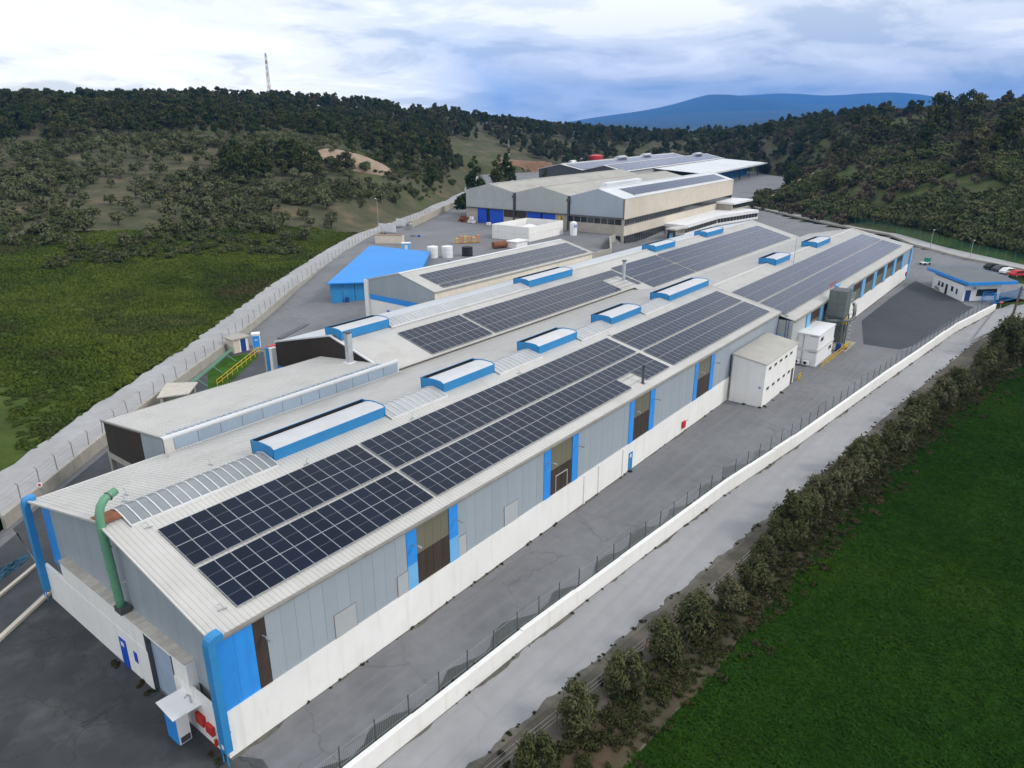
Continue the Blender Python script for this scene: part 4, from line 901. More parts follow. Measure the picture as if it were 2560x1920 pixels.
# ------------------------------------------------------------------ buildings and plant on the right side
def office_block():
    t = thing('office_block', 'plain white two-storey block with slit windows against the main hall wall', 'building')
    x0, x1, y0, y1 = 71.9, 84.2, -4.7, -0.25
    MB().prism([(x0, y0, 0), (x0, y1, 0), (x0, y1, 6.35), (x0, y0, 5.75)], (x1 - x0, 0, 0)).build('wall', 'white_wall', t)
    ribbed('roof', (x0 - .15, y0 - .15, 5.78), (x1 - x0 + .3, 0, 0), (0, 4.55, .66), 'roof_old', t, .45, .03, .08)
    for i in range(5):
        for z in (2.05, 4.75):
            if z > 4 and i == 3: pass
            x = 73.0 + i * 2.05; wi = MB().box(x, x + .95, y0 - .02, y0 + .01, z, z + .32).build('window', 'glass_dark', t)
            MB().box(x - .05, x + 1.0, y0 - .06, y0 - .002, z - .08, z - .02).build('sill', 'white_bar', wi)
    MB().box(82.8, 83.7, y0 - .03, y0 + .01, 0, 2.3).build('door', 'dark_steel', t)
    MB().box(x0 - .08, x0, y1 - .15, y1, 0.2, 6.2).build('downpipe', 'gutter', t)
    mb = MB().cyl((x0 - .03, -4.2, 2.6), (x0 - .005, -4.2, 2.6), .22, .22, 16); mb.build('round_sign', 'white_paint', t)
    mb = MB().cyl((x0 - .045, -4.2, 2.6), (x0 - .031, -4.2, 2.6), .16, .16, 16); mb.build('round_sign_centre', 'steel', t)
office_block()
def cabins():
    for k, lab in ((0, 'lower white site cabin, under the other cabin beside the yellow railing'), (1, 'upper white site cabin stacked on the other beside the yellow railing')):
        t = thing('site_cabin', lab, 'cabin', (92.9, -5.2, 0.02 + k * 2.44), 0, 'stacked site cabins')
        L_, W_, H_ = 8.5, 4.3, 2.38
        MB().box(0.05, L_ - .05, .05, W_ - .05, .12, H_ - .12).build('wall', 'white_paint', t)
        for y in (0, W_): MB().box(0, L_, y - .06, y + .06, 0, .14).box(0, L_, y - .06, y + .06, H_ - .16, H_).build('side_rail', 'white_bar', t)
        for x in (0, L_): MB().box(x - .06, x + .06, 0.06, W_ - .06, 0, .14).box(x - .06, x + .06, 0.06, W_ - .06, H_ - .16, H_).build('end_rail', 'white_bar', t)
        MB().box(-.02, L_ + .02, .0, W_ / 2 - .02, H_ - .04, H_ + .03).box(-.02, L_ + .02, W_ / 2 + .02, W_, H_ - .04, H_ + .03).build('roof', 'white_paint', t)
        MB().box(-.03, .045, 2.1, 2.2, .14, H_ - .16).box(-.03, .045, .2, 1.3, H_ - .30, H_ - .17).build('joint', 'steel', t)
        for x in ((1.2, 1.9) if k else (6.3, 7.1)): MB().box(x, x + .5, .0, .045, 1.2, 1.75).build('window', 'glass_dark', t)
    for i, lab in ((0, 'air conditioner outdoor unit under the site cabins, next to the hall'), (1, 'air conditioner outdoor unit under the site cabins, nearer the lane')):
        t = thing('air_conditioner', lab, 'air conditioner', (92.45, -2.6 - i * 1.3, 0.25), 0, 'outdoor units')
        MB().box(-.18, .2, -.42, .42, 0, .62).build('casing', 'white_paint', t); MB().cyl((-.20, .08, .31), (-.181, .08, .31), .24, .24, 16).build('fan', 'black', t)
        MB().box(-.15, .2, -.3, -.24, -.25, 0).box(-.15, .2, .24, .3, -.25, 0).build('foot', 'steel', t)
cabins()
def filter_plant():
    t = thing('filter_tower', 'grey dust filter tower with hopper, platform and bent duct on steel legs', 'filter', (106.2, -4.1, 0))
    w, d = 1.55, 1.35
    for i in range(2):
        for k in range(4):
            MB().box(-w + .02, w - .02, -d + .02 + i * d, -.02 + i * d - .0, 5.2 + k * 1.02, 6.18 + k * 1.02).build('housing_panel', 'filter_grey', t)
    MB().box(-w + .05, w - .05, -d + .05, d - .05, 5.18, 9.28).build('core', 'dark_steel', t)
    MB().prism([(-w, -d, 5.15), (w, -d, 5.15), (w, d, 5.15), (-w, d, 5.15)], (0, 0, .05)).build('collar', 'dark_steel', t)
    hp = MB(); a = [(-w, -d, 5.15), (w, -d, 5.15), (w, d, 5.15), (-w, d, 5.15)]; b = [(-.35, -.35, 3.2), (.35, -.35, 3.2), (.35, .35, 3.2), (-.35, .35, 3.2)]
    hp.add(a + b, [(0, 4, 5, 1), (1, 5, 6, 2), (2, 6, 7, 3), (3, 7, 4, 0), (4, 7, 6, 5)]).build('hopper', 'filter_grey', t)
    for x in (-w, w):
        for y in (-d, d): MB().box(x - .09, x + .09, y - .09, y + .09, 0, 5.2).build('leg', 'filter_grey', t)
    MB().bar((-w, -d, .6), (w, -d, 3.6), .08).build('brace', 'filter_grey', t); MB().bar((w, -d, .6), (w, d, 3.6), .08).build('brace', 'filter_grey', t)
    mb = MB()
    for k in range(5): mb.box(-w - .05 + k * .76, -w + .0 + k * .76, -d - .04, -d + .01, 9.3, 10.3)
    mb.box(-w, w, -d - .04, -d, 10.25, 10.3).box(-w, w, -d - .04, -d, 9.8, 9.84); mb.build('top_railing', 'steel', t)
    mb = MB()
    for k in range(5): mb.box(-w - .05 + k * .76, -w + .0 + k * .76, d - .04, d + .01, 9.3, 10.3)
    mb.box(-w, w, d - .04, d, 10.25, 10.3); mb.build('top_railing', 'red', t)
    MB().box(w, w + 2.2, -d, d, 7.2, 7.3).build('platform', 'steel', t)
    mb = MB()
    for k in range(5): mb.box(w + .1 + k * .5, w + .15 + k * .5, -d - .05, -d, 7.3, 8.4)
    mb.box(w, w + 2.2, -d - .05, -d, 8.35, 8.4).box(w, w + 2.2, -d - .05, -d, 7.85, 7.9); mb.build('platform_railing', 'galv', t)
    MB().box(w + .3, w + 2.0, d - .3, d + .3, 9.2, 9.45).build('blue_hood', 'blue_light', t)
    MB().tube([(-2.9, .9, 4.6), (-1.5, -.5, 4.55), (.2, -d - .6, 4.5), (1.4, -d - .75, 4.6), (1.75, -d - .75, 5.2), (1.75, -d - .7, 6.6), (1.6, -d - .4, 7.0)], .26, 12).build('duct', 'filter_grey', t, True)
    MB().tube([(1.75, -d - .72, 5.6), (1.75, -d - .7, 6.75), (1.65, -d - .45, 7.1)], .29, 12).build('duct_bend', 'trim', t, True)
    MB().box(1.75, 3.6, -1.1, .8, 3.3, 4.2).build('fan_unit', 'yellow', t); MB().box(2.0, 3.4, -1, .7, .0, 3.25).build('fan_stand', 'filter_grey', t)
    for k in range(10): MB().box(w + .25, w + .65, -d - .5, -d - .2, .5 + k * .66, .56 + k * .66).build('ladder_rung', 'galv', t)
    MB().box(-2.6, 4.0, -2.6, 2.0, 0, .09).build('base_slab', 'concrete', t)
    t2 = thing('oil_drum', 'dark blue drum at the foot of the filter tower', 'drum', (103.5, -5.6, 0.0)); MB().cyl((0, 0, 0), (0, 0, 1.15), .42, .42, 14).build('drum_body', 'blue_dark', t2); MB().cyl((0, 0, 1.15), (0, 0, 1.2), .44, .44, 14).build('drum_lid', 'blue_dark', t2)
    t2 = thing('pump_set', 'yellow pump set on the slab below the filter tower', 'pump', (105.0, -6.2, 0.09)); MB().box(-.5, .5, -.3, .3, 0, .25).build('skid', 'dark_steel', t2); MB().cyl((-.4, 0, .5), (.4, 0, .5), .26, .26, 12).build('motor', 'yellow', t2)
filter_plant()
def railing(name, label, p, q, n, h, mat):
    t = thing(name, label, 'railing', p); d = Vector(q) - Vector(p)
    me = MB().box(-.035, .035, -.035, .035, 0, h).mesh('post', mat)
    for i in range(n + 1): link('post', me, t, d * (i / n))
    for z in (h - .03, h * .52): MB().bar(Vector((0, 0, z)), d + Vector((0, 0, z)), .06, .06).build('rail', mat, t)
railing('safety_railing', 'yellow safety railing along the site cabins', (92.3, -6.2, 0), (107.0, -6.5, 0), 14, 1.05, 'yellow')
railing('safety_railing', 'yellow railing above the grass patch left of the lean-to hall', (33.5, 56.8, 0), (45.8, 65.4, .2), 9, 1.1, 'yellow')
railing('safety_railing', 'short yellow railing by the door of the white office block', (84.9, -5.2, 0), (86.2, -5.1, 0), 3, 1.0, 'yellow')

def gatehouse():
    t = thing('gatehouse', 'gatehouse with a flat roof and wide bright blue fascia', 'gatehouse')
    P = [(153.4, -16.7), (161.2, -24.4), (176.2, -14.2), (167.0, -7.0)]
    MB().prism([(x, y, 3.55) for x, y in P], (0, 0, .62)).build('fascia', 'blue_roof', t)
    c = (164.5, -15.6); ins = [(x + (c[0] - x) * .035, y + (c[1] - y) * .035) for x, y in P]
    MB().prism([(x, y, 4.171) for x, y in ins], (0, 0, .03)).build('roof', 'flat_roof', t)
    W = [(154.6, -16.0), (160.9, -21.8), (172.5, -13.8), (165.3, -8.9)]
    MB().prism([(x, y, 0.05) for x, y in W], (0, 0, 3.15)).build('wall', 'white_paint', t)
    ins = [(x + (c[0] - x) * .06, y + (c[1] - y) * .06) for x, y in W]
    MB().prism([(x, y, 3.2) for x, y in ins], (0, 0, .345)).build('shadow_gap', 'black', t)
    def on(a, b, u0, u1, z0, z1, mat, nm):
        p = [a[q] + (b[q] - a[q]) * u0 for q in (0, 1)]; r = [a[q] + (b[q] - a[q]) * u1 for q in (0, 1)]
        MB().bar((*p, (z0 + z1) / 2), (*r, (z0 + z1) / 2), .10, z1 - z0).build(nm, mat, t)
    A, B, C_, D_ = W
    for u in (.18, .30, .44, .62): on(D_, A, u, u + .07, 1.2 if u != .44 else .1, 2.2, 'glass_dark', 'window' if u != .44 else 'door')
    on(D_, A, .78, .83, 1.0, 2.1, 'blue_dark', 'window'); on(A, B, .06, .20, .1, 2.3, 'blue_dark', 'door'); on(A, B, .36, .9, 1.0, 2.4, 'glass_dark', 'window')
    MB().box(155.9, 156.4, -18.0, -17.5, 2.5, 2.9).build('air_conditioner', 'steel', t)
gatehouse()
def flower_bed():
    rs = np.random.RandomState(77); leafmat('leaf_yellow', [(0.20, 0.17, 0.02), (0.10, 0.13, 0.02)]); n = 260
    P = np.column_stack([rs.uniform(-1.2, 1.2, n), rs.uniform(-.6, .6, n), rs.uniform(.3, .85, n)]); N_ = rs.normal(size=(n, 3)); N_[:, 2] = 1
    t = thing('flower_bed', 'small planter with yellow-green shrubs at the gatehouse corner', 'planter', (163.6, -10.6, 0), R(35))
    MB().box(-1.3, 1.3, -.7, .7, 0, .32).build('box', 'concrete', t); link('foliage', leaf_mesh('foliage', 'leaf_yellow', P, N_, .28, 1.4, rs), t)
def gate():
    t = thing('sliding_gate', 'blue mesh gate in front of the gatehouse', 'gate', (155.4, -21.4, 0))
    d = Vector((11.5, -4.0, 0)); 
    for z in (.15, 1.1, 2.0): MB().bar((0, 0, z), d + Vector((0, 0, z)), .08).build('rail', 'blue_vent', t)
    me = MB().box(-.025, .025, -.025, .025, .15, 2.0).mesh('picket', 'blue_vent')
    for i in range(40): link('picket', me, t, d * (i / 39))
    MB().box(-.35, .0, -.3, .1, -.5, 2.3).build('gate_post', 'blue_roof', t)
    t2 = thing('turnstile_cage', 'round blue turnstile cage beside the gatehouse door', 'turnstile', (157.2, -20.3, 0))
    mb = MB()
    for k in range(18):
        a = k / 18 * 6.283; mb.cyl((1.1 * math.cos(a), 1.1 * math.sin(a), 0), (1.1 * math.cos(a), 1.1 * math.sin(a), 2.0), .03, .03, 6)
    mb.build('bars', 'blue', t2)
    for z in (.4, 1.2, 2.0): MB().tube([(1.1 * math.cos(k / 16 * 6.283), 1.1 * math.sin(k / 16 * 6.283), z) for k in range(17)], .035, 6).build('hoop', 'blue', t2)
    t3 = thing('no_entry_sign', 'round red no entry sign on the pavement outside the gate', 'sign', (151.9, -22.9, -.5))
    MB().cyl((0, 0, 0), (0, 0, 2.0), .035, .035, 8).build('pole', 'galv', t3); MB().cyl((-.05, 0, 1.9), (-.02, 0, 1.9), .34, .34, 20).build('disc', 'red', t3); MB().box(-.065, -.051, -.22, .22, 1.85, 1.97).build('white_bar', 'white_paint', t3)
gate()

# ------------------------------------------------------------------ boundary walls and fences
def seglist(pts, step, x0=None, x1=None):
    out = []; acc = 0.0
    for (ax, ay), (bx, by) in zip(pts, pts[1:]):
        l = math.hypot(bx - ax, by - ay); n = max(1, int(round(l / step)))
        for i in range(n): out.append((ax + (bx - ax) * i / n, ay + (by - ay) * i / n))
    out.append(pts[-1]); return out
def right_wall():
    rnd = random.Random(8)
    t = thing('boundary_wall', 'low white boundary wall along the lane on the right', 'wall')
    pts = seglist(RW[1:], 6.0); prev = 0.42
    for (ax, ay), (bx, by) in zip(pts, pts[1:]):
        h = 0.42 + rnd.uniform(-.05, .05); d = Vector((bx - ax, by - ay, 0)); n = Vector((-d.y, d.x, 0)).normalized()
        MB().obox((ax - n.x * .36, ay - n.y * .36, -1.25), d * .9995, n * .36, (0, 0, 1.25 + h)).build('wall_section', 'white_wall', t)
    f = thing('boundary_fence', 'thin grey bar fence on posts behind the white boundary wall', 'fence')
    pts = seglist([(x, y + .22) for x, y in RW[1:]], 2.45)
    post = MB().box(-.03, .03, -.03, .03, 0, 1.75).mesh('post', 'dark_steel')
    pan = MB()
    for z in (.35, 1.5): pan.box(0, 1, -.006, .006, z - .008, z + .008)
    for k in range(1, 20): pan.box(k / 20 - .0014, k / 20 + .0014, -.003, .003, .2, 1.55)
    pan = pan.mesh('fence_panel', 'steel')
    for i, (ax, ay) in enumerate(pts):
        link('post', post, f, (ax, ay, 0.02), (R(rnd.uniform(-1.5, 1.5)), R(rnd.uniform(-1.5, 1.5)), 0))
        if i + 1 < len(pts):
            bx, by = pts[i + 1]; o = link('fence_panel', pan, f, (ax, ay, 0.02), (0, 0, math.atan2(by - ay, bx - ax)), (math.hypot(bx - ax, by - ay), 1, 1))
right_wall()
def left_wall():
    rnd = random.Random(5)
    t = thing('perimeter_wall', 'stained low concrete wall along the unpaved track on the left', 'wall')
    pts = seglist(PW[1:8], 4.0)
    for (ax, ay), (bx, by) in zip(pts, pts[1:]):
        z1 = float(roadz(ax)) + .12 + rnd.uniform(-.05, .05); z0 = float(hs(np.array(ax), np.array(ay))) - .6; d = Vector((bx - ax, by - ay, 0)); n = Vector((-d.y, d.x, 0)).normalized()
        MB().obox((ax - n.x * .3, ay - n.y * .3, z0), d * .9995, n * .32, (0, 0, z1 - z0)).build('wall_section', 'concrete', t)
    f = thing('perimeter_fence', 'wire fence with leaning dark posts on the left perimeter wall', 'fence')
    pts = seglist(PW[1:8], 3.1); wires = MB()
    pm = MB().box(-.035, .035, -.035, .035, 0, 1.6).bar((0, 0, 1.57), (-.12, .16, 1.85), .05).mesh('post', 'gutter')
    Z = [float(roadz(x)) + .1 for x, y in pts]
    for i, (ax, ay) in enumerate(pts):
        link('post', pm, f, (ax, ay, Z[i]), (R(rnd.uniform(-4, 4)), R(rnd.uniform(-4, 4)), math.atan2(.77, 1) + rnd.uniform(-.2, .2)))
        if i + 1 < len(pts):
            bx, by = pts[i + 1]
            for h in (.4, .8, 1.2, 1.65): wires.bar((ax, ay, Z[i] + h), (bx, by, Z[i + 1] + h + rnd.uniform(-.06, .03)), .014)
    stuff(wires.build('wire', 'gutter', f))
    s = thing('round_sign', 'small round white and red sign on the left perimeter fence', 'sign', (5.9, 41.3, 1.25))
    MB().cyl((-.03, -.03, .35), (-.06, -.06, .35), .26, .26, 20).build('disc', 'white_paint', s); MB().cyl((-.061, -.061, .35), (-.066, -.066, .35), .14, .14, 16).build('emblem', 'red', s); MB().cyl((0, 0, -.2), (0, 0, .6), .03, .03, 6).build('pole', 'galv', s)
    # pipes along the wall
    g = thing('pipe_run', 'pale green pipes on supports along the left perimeter wall', 'pipes', (26, 56.2, 0))
    for k in range(3): MB().tube([(0, -1.0 - k * .3, .9), (9, 6.0 - k * .3, 1.0), (17.5, 12.8 - k * .3, 1.05)], .055, 8).build('pipe', 'green_duct', g)
    for u in (.1, .35, .6, .85): MB().bar((17.5 * u, 13.8 * u - 1.7, 1.0), (17.5 * u + .8, 13.8 * u - 2.7, .0), .09).build('support', 'green_duct', g)
left_wall()
def front_kerbs():
    tag(MB().bar((0.0, 24.6, .12), (-22, 9.6, .12), .35, .25).build('kerb', 'cream'), 'pale kerb running away from the left corner of the main hall', 'kerb')
    tag(MB().bar((1.3, 29.8, .1), (-20, 15.6, .1), .3, .22).build('kerb', 'cream'), 'second pale kerb beside the crumpled blue net', 'kerb')
    rnd = random.Random(12); n = 12; vs = []; fs = []
    for i in range(n):
        for j in range(n):
            u, v = i / (n - 1), j / (n - 1); e = math.sin(u * 3.14) * math.sin(v * 3.14)
            vs.append((-3.4 + u * 4.2 + v * .5 + rnd.uniform(-.2, .2), 28.9 + u * 2.0 + v * 1.4 + rnd.uniform(-.2, .2), .03 + e * rnd.uniform(.02, .5)))
    for i in range(n - 1):
        for j in range(n - 1): fs.append((i * n + j, (i + 1) * n + j, (i + 1) * n + j + 1, i * n + j + 1))
    pmat('net', (0.03, 0.10, 0.16), .8, .3, 3)
    tag(MB().add(vs, fs).build('crumpled_net', 'net'), 'crumpled blue net lying by the left corner of the main hall', 'net')
front_kerbs()

# ------------------------------------------------------------------ small things on the left side and in the upper yard
def shelters():
    t = thing('shelter', 'small shelter with a flat beige roof by the left perimeter wall', 'shelter')
    MB().prism([(23.2, 52.5, 2.5), (26.4, 50.8, 2.5), (29.2, 53.6, 2.6), (26.5, 56.4, 2.6)], (0, 0, .14)).build('roof', 'tile', t)
    for x, y in ((23.7, 52.5), (26.4, 51.2), (28.6, 53.6), (26.4, 55.8)): MB().box(x - .12, x + .12, y - .12, y + .12, 0, 2.5).build('post', 'concrete', t)
    MB().bar((24.1, 53.0, 1.1), (26.6, 55.6, 1.1), .12, 2.2).build('back_wall', 'cream', t)
    t = thing('pump_hut', 'weathered cream hut with a dark blue door by the left wall', 'hut', (45.0, 69.8, 0))
    MB().box(-1.3, 1.3, -.9, 1.2, 0, 2.2).build('wall', 'cream', t); MB().box(-1.6, 1.6, -1.2, 1.5, 2.2, 2.35).build('roof', 'concrete', t)
    MB().box(-.1, .8, -.95, -.89, .05, 2.0).build('door', 'blue_dark', t); MB().box(-.3, -.12, -.98, -.88, 0, 2.2).box(.82, 1.0, -.98, -.88, 0, 2.2).build('door_frame', 'white_paint', t)
    t = thing('portable_toilet', 'blue and white portable toilet beside the pump hut', 'toilet', (48.0, 69.3, 0), R(-35))
    MB().box(-.6, .6, -.6, .6, 0, 2.2).build('cabin', 'white_paint', t); MB().box(-.52, .52, -.65, -.601, .1, 2.0).build('door', 'blue', t); MB().box(-.62, -.601, -.5, .5, .1, 2.1).build('side_panel', 'blue', t)
    MB().prism([(-.66, -.66, 2.2), (.66, -.66, 2.2), (.66, .66, 2.2), (-.66, .66, 2.2)], (0, 0, .16)).build('roof', 'white_paint', t)
    for k in range(2): MB().cyl((-.12 + k * .25, -.66, 1.35), (-.12 + k * .25, -.651, 1.35), .11, .11, 12).build('pictogram', 'white_paint', t)
    t = thing('tool_trolley', 'small red trolley near the end of the yellow railing', 'trolley', (48.6, 66.2, 0)); MB().box(-.7, .7, -.3, .3, .35, .7).build('tray', 'red', t)
    for x in (-.5, .5): MB().cyl((x, -.35, .2), (x, .35, .2), .2, .2, 12).build('wheel', 'tyre', t)
shelters()
def yard():
    Z = 3.0
    def tank(x, y, r, h, mat, label, lid=True, name='storage_tank'):
        t = thing(name, label, 'tank', (x, y, float(hs(np.array(x), np.array(y)))))
        MB().cyl((0, 0, 0), (0, 0, h), r, r, 24).build('shell', mat, t); MB().cyl((0, 0, h), (0, 0, h + .22), r * 1.0, r * .2, 24).build('lid', mat, t)
        MB().tube([(r + .06, 0, 0), (r + .06, 0, h * .9), (r * .5, 0, h + .25)], .05, 6).build('pipe', 'steel', t)
        for k in range(2): MB().cyl((0, 0, h * (.3 + .4 * k)), (0, 0, h * (.3 + .4 * k) + .06), r + .015, r + .015, 24).build('band', 'trim' if mat != 'black' else 'dark_steel', t)
    tank(113.4, 92.6, 1.35, 2.7, 'white_paint', 'left one of two white round tanks behind the blue shed')
    tank(115.9, 90.0, 1.35, 2.7, 'white_paint', 'right one of two white round tanks behind the blue shed')
    tank(120.6, 87.6, 1.35, 2.2, 'black', 'black round tank beside the two white tanks')
    t = thing('pipe_rack', 'grey pipe rack with low pipes below the round tanks', 'pipe rack', (112, 85, 2.6))
    for k in range(4): MB().bar((0, k * .5, .3 + k * .12), (16, k * .5 - 6, .3 + k * .12), .12).build('pipe', 'steel', t)
    for k in range(5): MB().box(k * 3.6, k * 3.6 + .1, .3 - k * 1.35, 1.4 - k * 1.35, -.6, .5).build('trestle', 'dark_steel', t)
    t = thing('shipping_container', 'open cream container with rusty edges by the upper yard wall', 'container', (119.6, 120.4, 2.9), math.atan2(-6.5, 4.3))
    for y in (-.02, 2.3): MB().box(0, 7.6, y, y + .1, .15, 2.3).build('side', 'cream', t)
    for x in (0, 7.5): MB().box(x, x + .1, .081, 2.29, .15, 2.3).build('end', 'cream', t)
    MB().box(0, 7.6, 0, 2.4, 0, .14).build('floor', 'rust', t); MB().box(-.04, 7.64, -.06, .06, 2.3, 2.4).box(-.04, 7.64, 2.32, 2.44, 2.3, 2.4).build('top_rail', 'rust', t)
    t = thing('equipment_cabin', 'pale blue equipment cabin behind the blue shed roof', 'cabin', (114.7, 103.2, 2.9), R(-50))
    MB().box(-1.1, 1.1, -1.0, 1.0, 0, 2.5).build('wall', 'blue_light', t); MB().box(-1.15, 1.15, -1.05, 1.05, 2.5, 2.6).build('roof', 'white_paint', t); MB().box(-.3, .5, -1.03, -.99, .1, 2.1).build('door', 'white_paint', t)
    for i, (x, y, a, w, h, lab) in enumerate([(136.4, 133.6, -87, 7.2, 2.6, 'wide white hoarding panel at the edge of the upper yard'), (148.5, 140.4, -93, 4.6, 2.4, 'white framed hoarding panel farther along the upper yard'), (146, 133.5, -128, 5.0, 2.4, 'grey sheet hoarding panel standing across the upper yard edge')]):
        t = thing('hoarding', lab, 'hoarding', (x, y, 3.0), R(a)); n = 3
        for k in range(n): MB().box(-w / 2 + k * w / n + .02, -w / 2 + (k + 1) * w / n - .02, -.03, .03, .3, h).build('sheet', ['white_paint', 'white_paint', 'galv'][i], t)
        for k in range(n + 1): MB().box(-w / 2 + k * w / n - .04, -w / 2 + k * w / n + .04, .031, .11, 0, h).build('post', 'steel', t)
    rnd = random.Random(21)
    for i in range(6):
        x, y = 133.4 + i * 1.05, 102.6 - i * .62
        t = thing('yellow_rack', 'yellow steel rack in the row by the upper yard edge', 'rack', (x, y, 3.0), R(-30), 'yellow racks')
        m = ['yellow', 'orange', 'yellow', 'orange', 'yellow', 'orange'][i]; h = rnd.uniform(1.4, 2.3)
        for px in (-.4, .4):
            for py in (-.5, .5): MB().box(px - .05, px + .05, py - .05, py + .05, 0, h).build('upright', m, t)
        for z in (.2, h * .6, h - .1): MB().box(-.45, .45, -.55, .55, z, z + .07).build('shelf', m, t)
    for i in range(8):
        x, y = 169.4 + rnd.uniform(-1, 1) + (i % 4) * .5, 131.2 + (i % 4) * 1.15
        t = thing('rusty_crate', 'rust brown steel crate heaped left of the blue doors', 'crate', (x, y, 3.0 + (i // 4) * .82), R(rnd.uniform(-20, 20)), 'rusty crates')
        MB().box(-.5, .5, -.5, .5, 0, .08).build('base', 'rust', t)
        for k, (a, b, c, d) in enumerate([(-.5, .5, -.5, -.45), (-.5, .5, .45, .5), (-.5, -.45, -.44, .44), (.45, .5, -.44, .44)]): MB().box(a, b, c, d, .081, .8).build('side', 'rust', t)
    for i, (x, y, z, lab) in enumerate([(168.4, 128.4, 0, 'lower left white liquid container by the first blue door'), (168.5, 127.0, 0, 'lower right white liquid container by the first blue door'), (168.6, 127.7, 1.1, 'white liquid container stacked on top by the first blue door'), (167.6, 119.6, 0, 'white liquid container standing alone before the second door leaf')]):
        t = thing('liquid_container', lab, 'container', (x, y, 3.0 + z), 0, 'white liquid containers'); MB().box(-.5, .5, -.58, .58, .14, 1.05).build('tank_body', 'white_paint', t); MB().box(-.5, .5, -.6, .6, 0, .13).build('pallet', 'wood', t)
        MB().cyl((0, 0, 1.05), (0, 0, 1.1), .12, .12, 10).build('cap', 'red', t)
        for k in range(3): MB().box(-.52, -.505, -.4 + k * .4, -.37 + k * .4, .14, 1.05).build('cage_bar', 'galv', t)
    # white walled basin and silo
    t = thing('walled_basin', 'open white walled basin with a pale dome inside, in the upper yard', 'basin')
    c = [(147.4, 101.4), (148.0, 88.9), (166.4, 90.0), (164.8, 102.2)]; zb, zt = 2.4, 7.0
    for a, b in zip(c, c[1:] + c[:1]):
        for z0, z1 in ((zb, 4.9), (4.94, zt)): MB().bar((*a, (z0 + z1) / 2), (*b, (z0 + z1) / 2), .3, z1 - z0).build('wall_panel', 'white_wall', t)
    MB().cyl((157.5, 95.6, 3.2), (157.5, 95.6, 5.2), 4.6, 4.6, 28).cyl((157.5, 95.6, 5.2), (157.5, 95.6, 6.4), 4.6, .6, 28).build('dome_tank', 'white_paint', t)
    t = thing('pump_house', 'low white pump house in front of the walled basin', 'building', (139.0, 86.0, 2.6)); MB().box(-2.4, 2.4, -1.6, 1.6, 0, 2.0).build('wall', 'white_wall', t); MB().box(-2.7, 2.7, -1.9, 1.9, 2.0, 2.2).build('roof', 'white_paint', t)
    t = thing('old_tank', 'rust red horizontal tank lying beside the white pump house', 'tank', (134.6, 88.6, 3.0), R(-20)); MB().cyl((-1.9, 0, .95), (1.9, 0, .95), .9, .9, 20).build('shell', 'rust', t)
    for x in (-1.2, 1.2): MB().box(x - .12, x + .12, -.7, .7, 0, .5).build('saddle', 'dark_steel', t)
    t = thing('silo', 'upright white silo with a blue patch beside the walled basin', 'silo', (166.6, 86.2, 3.0))
    MB().cyl((0, 0, 0), (0, 0, 3.6), 1.05, 1.05, 22).cyl((0, 0, 3.6), (0, 0, 4.0), 1.05, .5, 22).build('shell', 'white_paint', t, False); MB().obox((-.75, -.78, 2.3), (.75, -.30, 0), (-.02, -.03, 0), (0, 0, .8)).build('emblem', 'blue_door', t)
    # retaining wall of the upper yard
    t = thing('retaining_wall', 'stained concrete retaining wall below the upper yard and silo', 'wall')
    pts = [(110.5, 63), (150, 63.5), (168, 74.5), (172.5, 75.5)]
    for (ax, ay), (bx, by) in zip(pts, pts[1:]): MB().bar((ax, ay, 1.7), (bx, by, 1.7), .4, 3.6).build('wall_section', 'concrete', t)
    t = thing('inner_wall', 'stained cream wall at the back left of the upper yard', 'wall')
    pts = seglist([(148.6, 135.6), (180, 153.4), (201, 165)], 5.0)
    for (ax, ay), (bx, by) in zip(pts, pts[1:]): MB().bar((ax, ay, 4.0), (bx, by, 4.0), .3, 2.4).build('wall_section', 'beige', t)
    t = thing('yard_debris', 'scrap heap with a blue drum on the upper yard', 'scrap', (135.4, 121.3, 3.0))
    MB().cyl((.4, -1, .3), (1.0, -1.6, .3), .3, .3, 12).build('drum', 'blue_door', t)
    for k in range(7): MB().bar((rnd.uniform(-1, 1), rnd.uniform(-.5, 1.2), .08 + k * .05), (rnd.uniform(-1, 1), rnd.uniform(-.8, 1.2), .2 + k * .06), .12).build('scrap_bar', 'dark_steel', t)
    tag(MB().box(-.4, .4, -.3, .3, 4.0, 5.2).build('wall_cage', 'yellow'), 'small yellow cage fixed beside the second blue door', 'cage'); o = bpy.data.objects['wall_cage']; o.location = (173.2, 95.6, 2.0)
yard()

